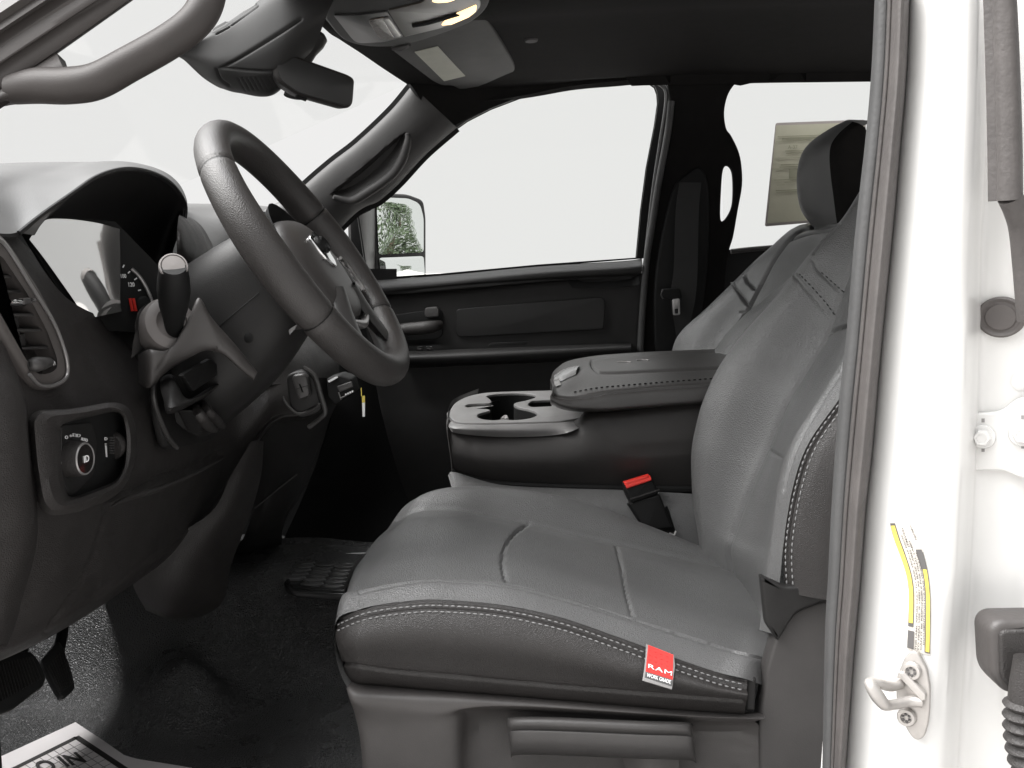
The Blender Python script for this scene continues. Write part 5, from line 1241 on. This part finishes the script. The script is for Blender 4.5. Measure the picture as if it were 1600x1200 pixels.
for cx, cy in ((1425, 1048), (1417, 1120)):
    b = MB(); c = sp2(cx, cy, .0075)
    b.lathe([(.0078, .0), (.0078, .0015), (.0066, .0032), (.0045, .0034), (.004, .0020), (.0, .0020)], c, n, STK, n=28)
    for k in range(6):
        a = k*pi/3; uu = n.orthogonal(); ww = n.cross(uu)
        b.box(c+n*.0026+(uu*cos(a)+ww*sin(a))*.0022, .0018, .0018, .0014, dk)
    b.build('screw', so_)
# wiring boot
wb = thing('wiring_boot', 'black rubber wiring boot with a ribbed hose on the white pillar', 'wiring boot', PY(1590, 1200, .82))
p, n = pp(1540, 1000); YW = .80
b = MB(); b.plate([PY(x, y, YW) for x, y in rnd2([(1546, 985), (1560, 970), (1680, 968), (1680, 1088), (1574, 1087), (1550, 1060)], [12, 14, 4, 4, 14, 14])], .035, RUBBER if False else mat('dark rubber boot', G_(.045, .1), .5, ('noise', 260, .3, .001)), .007)
b.plate([PY(x, y, YW-.003) for x, y in rnd2([(1562, 986), (1680, 980), (1680, 1080), (1582, 1078), (1564, 1060)], [12, 4, 4, 12, 12])], .01, PLASTIC2, .003)
b.build('boot_flange', wb)
b = MB(); path = [PY(x, y, YW-.02) for x, y in ((1610, 1030), (1602, 1080), (1600, 1130), (1606, 1180), (1622, 1230))]
P_ = cr(path, 24); rr = []
for i in range(len(P_)):
    s = i/(len(P_)-1); rr.append((.0135 if s > .32 else .012)+(.0022*sin(i*2*pi/8) if s > .32 else 0))
b.tube(P_, rr, PLASTIC2, n=24, sub=0); b.build('ribbed_hose', wb)
# body sheet further out (door jamb return), faintly shaded
# ================================================================== pedals, mats, tag, tree
pd = thing('brake_pedal', 'wide black ribbed brake pedal under the dashboard', 'pedal', PY(30, 1115, 1.3))
pn1 = Vector((.70, -.35, .62)).normalized()
def q1(x, y, d=0): return PP(x, y, PY(40, 1060, 1.30)+pn1*d, pn1)
b = MB(); o = rnd2([(-30, 1040), (-10, 1020), (48, 1016), (60, 1028), (72, 1052), (72, 1068), (18, 1110), (0, 1115), (-40, 1118)], [6, 8, 8, 8, 8, 8, 10, 8, 6])
b.plate([q1(x, y) for x, y in o], .014, RUBBER, .004)
for k in range(16):
    x = -20+k*4.6; b.tube([q1(x+0, 1040-(k*.9), .0008), q1(x+14, 1100-(k*2.6), .0008)], .0013, PLASTIC2, n=6, sub=0)
b.build('pedal_pad', pd)
b = MB(); b.tube([q1(24, 1040, -.015), q1(30, 990, -.02), q1(40, 900, -.03)+Vector((-.05, 0, .05))], .010, BLACK, n=10); b.build('pedal_arm', pd)
pa = thing('accelerator_pedal', 'narrow black ribbed accelerator pedal beside the brake pedal', 'pedal', PY(100, 1090, 1.42))
def q2(x, y, d=0): return PP(x, y, PY(95, 1040, 1.42)+pn1*d, pn1)
b = MB(); o = rnd2([(66, 1030), (92, 1000), (98, 1008), (112, 1045), (119, 1075), (102, 1091), (96, 1090), (74, 1050)], [6, 6, 6, 8, 8, 6, 6, 6])
b.plate([q2(x, y) for x, y in o], .012, RUBBER, .003)
for k in range(8): b.tube([q2(76+k*3.2, 1040-k*4, .0008), q2(96+k*2.5, 1082-k*2, .0008)], .001, PLASTIC2, n=6, sub=0)
b.build('pedal_pad', pa)
b = MB(); b.tube([q2(92, 1020, -.012), q2(96, 960, -.02), q2(104, 900, -.03)+Vector((-.05, 0, .04))], .008, BLACK, n=10); b.build('pedal_arm', pa)

# moulded hexagon insert on the tunnel
ZI = FLOOR.hit(500, 895)[0].z-1.5+.006
fm = thing('floor_mat', 'glossy black mat with raised hexagon tread on the tunnel hump', 'floor mat', PZ(510, 915, ZI))
out = rnd2([(440, 912), (478, 866), (600, 862), (620, 930), (520, 927), (460, 922)], [10, 14, 5, 5, 8, 10])
b = MB(); GT = mat('tread rubber with painted sheen', G_(.13), .16, None, var=.2, vscale=14); GM = mat('glossy moulded rubber', G_(.03), .2, ('noise', 40, .3, .002), rvar=.06, vscale=14)  # tread colour lightened to stand for reflections, plate darkened so gaps show
b.plate([PZ(x, y, ZI) for x, y in out], .012, GM, .003, n=Vector((0, 0, 1)))
rim = [PZ(x, y, ZI+.001) for x, y in rnd2([(447, 909), (481, 869), (600, 865), (620, 926), (520, 923), (462, 917)], [8, 10, 5, 5, 8, 8])]
b.tube(rim, .003, GM, n=8, sub=0, closed=True)
c0 = PZ(500, 896, ZI)
for i in range(-6, 14):
    for j in range(-8, 9):
        c = c0+Vector((i*.034, j*.020+(i % 2)*.010, 0)); u = to_px(c)
        if inside(u, rnd2([(456, 908), (484, 872), (600, 868), (620, 920), (520, 918), (468, 913)], 4)):
            b.plate([c+Vector((.0185*cos(a*pi/3), .0095*sin(a*pi/3), .004)) for a in range(6)], .006, GT, .001, n=Vector((.012*((i*7+j*3) % 5-2)*.4, .010*((i*3+j*5) % 3-1), 1)).normalized())
b.build('tread_pad', fm)

# paper protection mat on the driver's floor
pm = thing('paper_mat', 'white paper floor mat printed with a black frame and grid', 'floor mat', PZ(120, 1170, -.70))
def fl(x, y, o=.004):
    h = FLOOR.hit(x, y)[0]; return h+Vector((0, 0, o))
A = [[(-160, 1262), (-60, 1212), (0, 1187), (40, 1169), (80, 1152), (118, 1132.5)], [(-80, 1300), (0, 1250), (60, 1225), (110, 1200), (146, 1180), (160, 1160)], [(0, 1340), (80, 1290), (140, 1260), (180, 1235), (210, 1210), (197, 1187)], [(80, 1380), (160, 1330), (230, 1290), (260, 1260), (290, 1225), (282, 1200)]]
def pq(x, y, o=.004):
    return PZ(x, y, ZPM)+Vector((0, 0, o))
ZPM = FLOOR.hit(120, 1160)[0].z-1.5+.004
G = grid([[pq(x, y, 0) for x, y in r] for r in A], 6, 6)
b = MB()
sheet = [(-200, 1282), (0, 1187), (118, 1132.5), (160, 1160), (194, 1184), (214, 1190), (300, 1204), (300, 1330), (-200, 1400)]
b.plate([pq(x, y) for x, y in sheet], .0012, PAPER, n=Vector((0, 0, 1)))
fr_o = [(-200, 1316), (118, 1154), (192, 1203), (240, 1228), (240, 1320), (-200, 1360)]; 
def bar(a, c, wd, m, o):
    A_, C_ = pq(*a, o), pq(*c, o); d = (C_-A_).normalized(); s_ = Vector((-d.y, d.x, 0))*wd/2
    b.plate([A_+s_, C_+s_, C_-s_, A_-s_], .0004, m, n=Vector((0, 0, 1)))
bar((-60, 1247), (120.5, 1156.5), .0085, INK, .0046); bar((119, 1155.5), (250, 1243), .0085, INK, .0046)
for k in range(1, 9):
    t = k*11.2; bar((118-t, 1160+t*.5), (118-t+110, 1160+t*.5+74), .0010, INKG, .0044); bar((118+t*.82, 1160+t*.56), (118+t*.82-120, 1160+t*.56+60), .0010, INKG, .0044)
b.text('O IN', pq(66, 1214, .005), pq(136, 1196, .005), pq(50, 1198, .005), INK, bold=.02, ext=.0004)
b.build('printed_sheet', pm)

# little hanging tag under the wheel
tg = thing('hanging_tag', 'tiny white and yellow tag hanging on a thread under the dash', 'tag', PY(567, 650, 1.6))
b = MB(); YG = 1.60
b.tube([PY(564.5, 606, YG), PY(565, 619, YG)], .0008, YELLOW, n=6, sub=0)
b.plate([PY(x, y, YG) for x, y in ((565.5, 619), (570, 618.5), (570.3, 629), (565.6, 629))], .0015, YELLOW); b.plate([PY(x, y, YG) for x, y in ((565.6, 629.2), (570.3, 629.2), (570, 651), (566.4, 651))], .0015, WHITE)
b.build('paper_tag', tg)
# dark passenger kick panel and glovebox, closing the far footwell
b = MB(); b.grid(grid([[PY(470, 460, 2.3), PY(520, 455, 2.42), PY(560, 450, 2.46)], [PY(500, 560, 2.2), PY(540, 560, 2.40), PY(580, 560, 2.46)], [PY(520, 640, 2.1), PY(560, 660, 2.3), PY(600, 660, 2.46)], [PY(480, 760, 2.2), PY(560, 780, 2.35), PY(640, 790, 2.46)], [PY(440, 850, 2.1), PY(540, 850, 2.3), PY(680, 850, 2.46)]], 6, 6), BLACK)
tag(b.build('glove_box'), 'black glove box and kick panel in the far footwell', 'glove box')

# a roadside tree behind the truck, seen in the passenger mirror
tr_ = thing('tree', 'leafy green tree behind the truck, seen in the passenger mirror', 'tree', Vector((30, 5.6, 0)))
TX, TY = 30, 5.6
b = MB(); b.tube([Vector((TX, TY, 0)), Vector((TX+.1, TY, 1.6)), Vector((TX-.1, TY+.1, 3.2)), Vector((TX, TY, 6))], [.22, .17, .12, .05], mat('bark', (.09, .07, .05), .9, ('noise', 12, .6, .02)), n=10)
b.build('trunk', tr_)
b = MB(); LF = mat('leaf green', (.045, .065, .032), .7, None, var=.4, vscale=2)
for k in range(9000):
    a = random.random()*2*pi; h = random.random(); r = (2.3*sin(pi*(h*.85+.12))**.7)*random.random()**.45*(1+.3*sin(a*3+h*9))
    c = Vector((TX+r*cos(a), TY+r*sin(a), .9+h*6.0)); s = .06+.07*random.random(); n_ = Vector((random.gauss(0, 1), random.gauss(0, 1), random.gauss(0, 1))).normalized(); u = n_.orthogonal().normalized()*s; v_ = n_.cross(u)
    b.add([c-u, c+v_*.5, c+u, c-v_*.5], [(0, 1, 2, 3)], LF)
b.build('crown', tr_)
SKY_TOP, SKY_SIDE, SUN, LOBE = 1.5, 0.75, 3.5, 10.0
# ------------------------------------------------------------------ daylight
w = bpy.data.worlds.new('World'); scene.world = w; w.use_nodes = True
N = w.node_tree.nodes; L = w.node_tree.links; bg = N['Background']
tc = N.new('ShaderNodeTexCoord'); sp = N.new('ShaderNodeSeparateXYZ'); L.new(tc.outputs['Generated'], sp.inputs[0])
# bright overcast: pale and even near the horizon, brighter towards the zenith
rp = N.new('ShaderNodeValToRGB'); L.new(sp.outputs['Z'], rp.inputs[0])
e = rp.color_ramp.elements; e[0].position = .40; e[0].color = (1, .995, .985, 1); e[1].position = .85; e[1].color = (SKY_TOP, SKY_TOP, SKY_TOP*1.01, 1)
# and dimmed on the driver's side, behind the camera 
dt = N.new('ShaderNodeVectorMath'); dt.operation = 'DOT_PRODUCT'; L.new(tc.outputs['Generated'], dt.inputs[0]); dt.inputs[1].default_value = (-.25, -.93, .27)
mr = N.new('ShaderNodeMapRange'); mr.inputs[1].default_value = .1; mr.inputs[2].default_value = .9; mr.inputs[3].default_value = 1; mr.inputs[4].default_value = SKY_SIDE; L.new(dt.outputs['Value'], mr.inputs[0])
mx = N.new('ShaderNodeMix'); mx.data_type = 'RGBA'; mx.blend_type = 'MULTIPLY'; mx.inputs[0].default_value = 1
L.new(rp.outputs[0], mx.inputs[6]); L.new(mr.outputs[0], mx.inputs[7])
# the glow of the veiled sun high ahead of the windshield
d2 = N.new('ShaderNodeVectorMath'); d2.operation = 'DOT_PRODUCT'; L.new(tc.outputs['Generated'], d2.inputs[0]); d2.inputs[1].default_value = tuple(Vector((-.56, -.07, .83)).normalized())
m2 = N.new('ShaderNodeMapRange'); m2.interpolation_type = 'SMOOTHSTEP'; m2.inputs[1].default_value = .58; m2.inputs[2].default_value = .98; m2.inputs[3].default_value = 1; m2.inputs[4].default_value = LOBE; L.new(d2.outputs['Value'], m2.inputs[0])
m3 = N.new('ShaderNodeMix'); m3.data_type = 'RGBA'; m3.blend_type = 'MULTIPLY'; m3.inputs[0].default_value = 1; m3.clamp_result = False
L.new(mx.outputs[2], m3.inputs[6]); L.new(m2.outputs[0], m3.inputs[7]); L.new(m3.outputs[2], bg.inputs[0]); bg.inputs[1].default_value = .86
sl = bpy.data.lights.new('sun', 'SUN'); so = bpy.data.objects.new('sun', sl); C.objects.link(so)
sl.energy = SUN; sl.angle = radians(40); sl.color = (1, .96, .92)
so.rotation_euler = (-Vector((-.56, -.07, .83))).to_track_quat('-Z', 'Y').to_euler()
so.location = (-6, -2, 7)
vs = scene.view_settings; vs.view_transform = 'Standard'; vs.look = 'None'; vs.gamma = 1; vs.exposure = 0; vs.use_curve_mapping = False
scene.cycles.max_bounces = 8; scene.cycles.transparent_max_bounces = 12
scene.cycles.use_denoising = True
scene.render.film_transparent = False
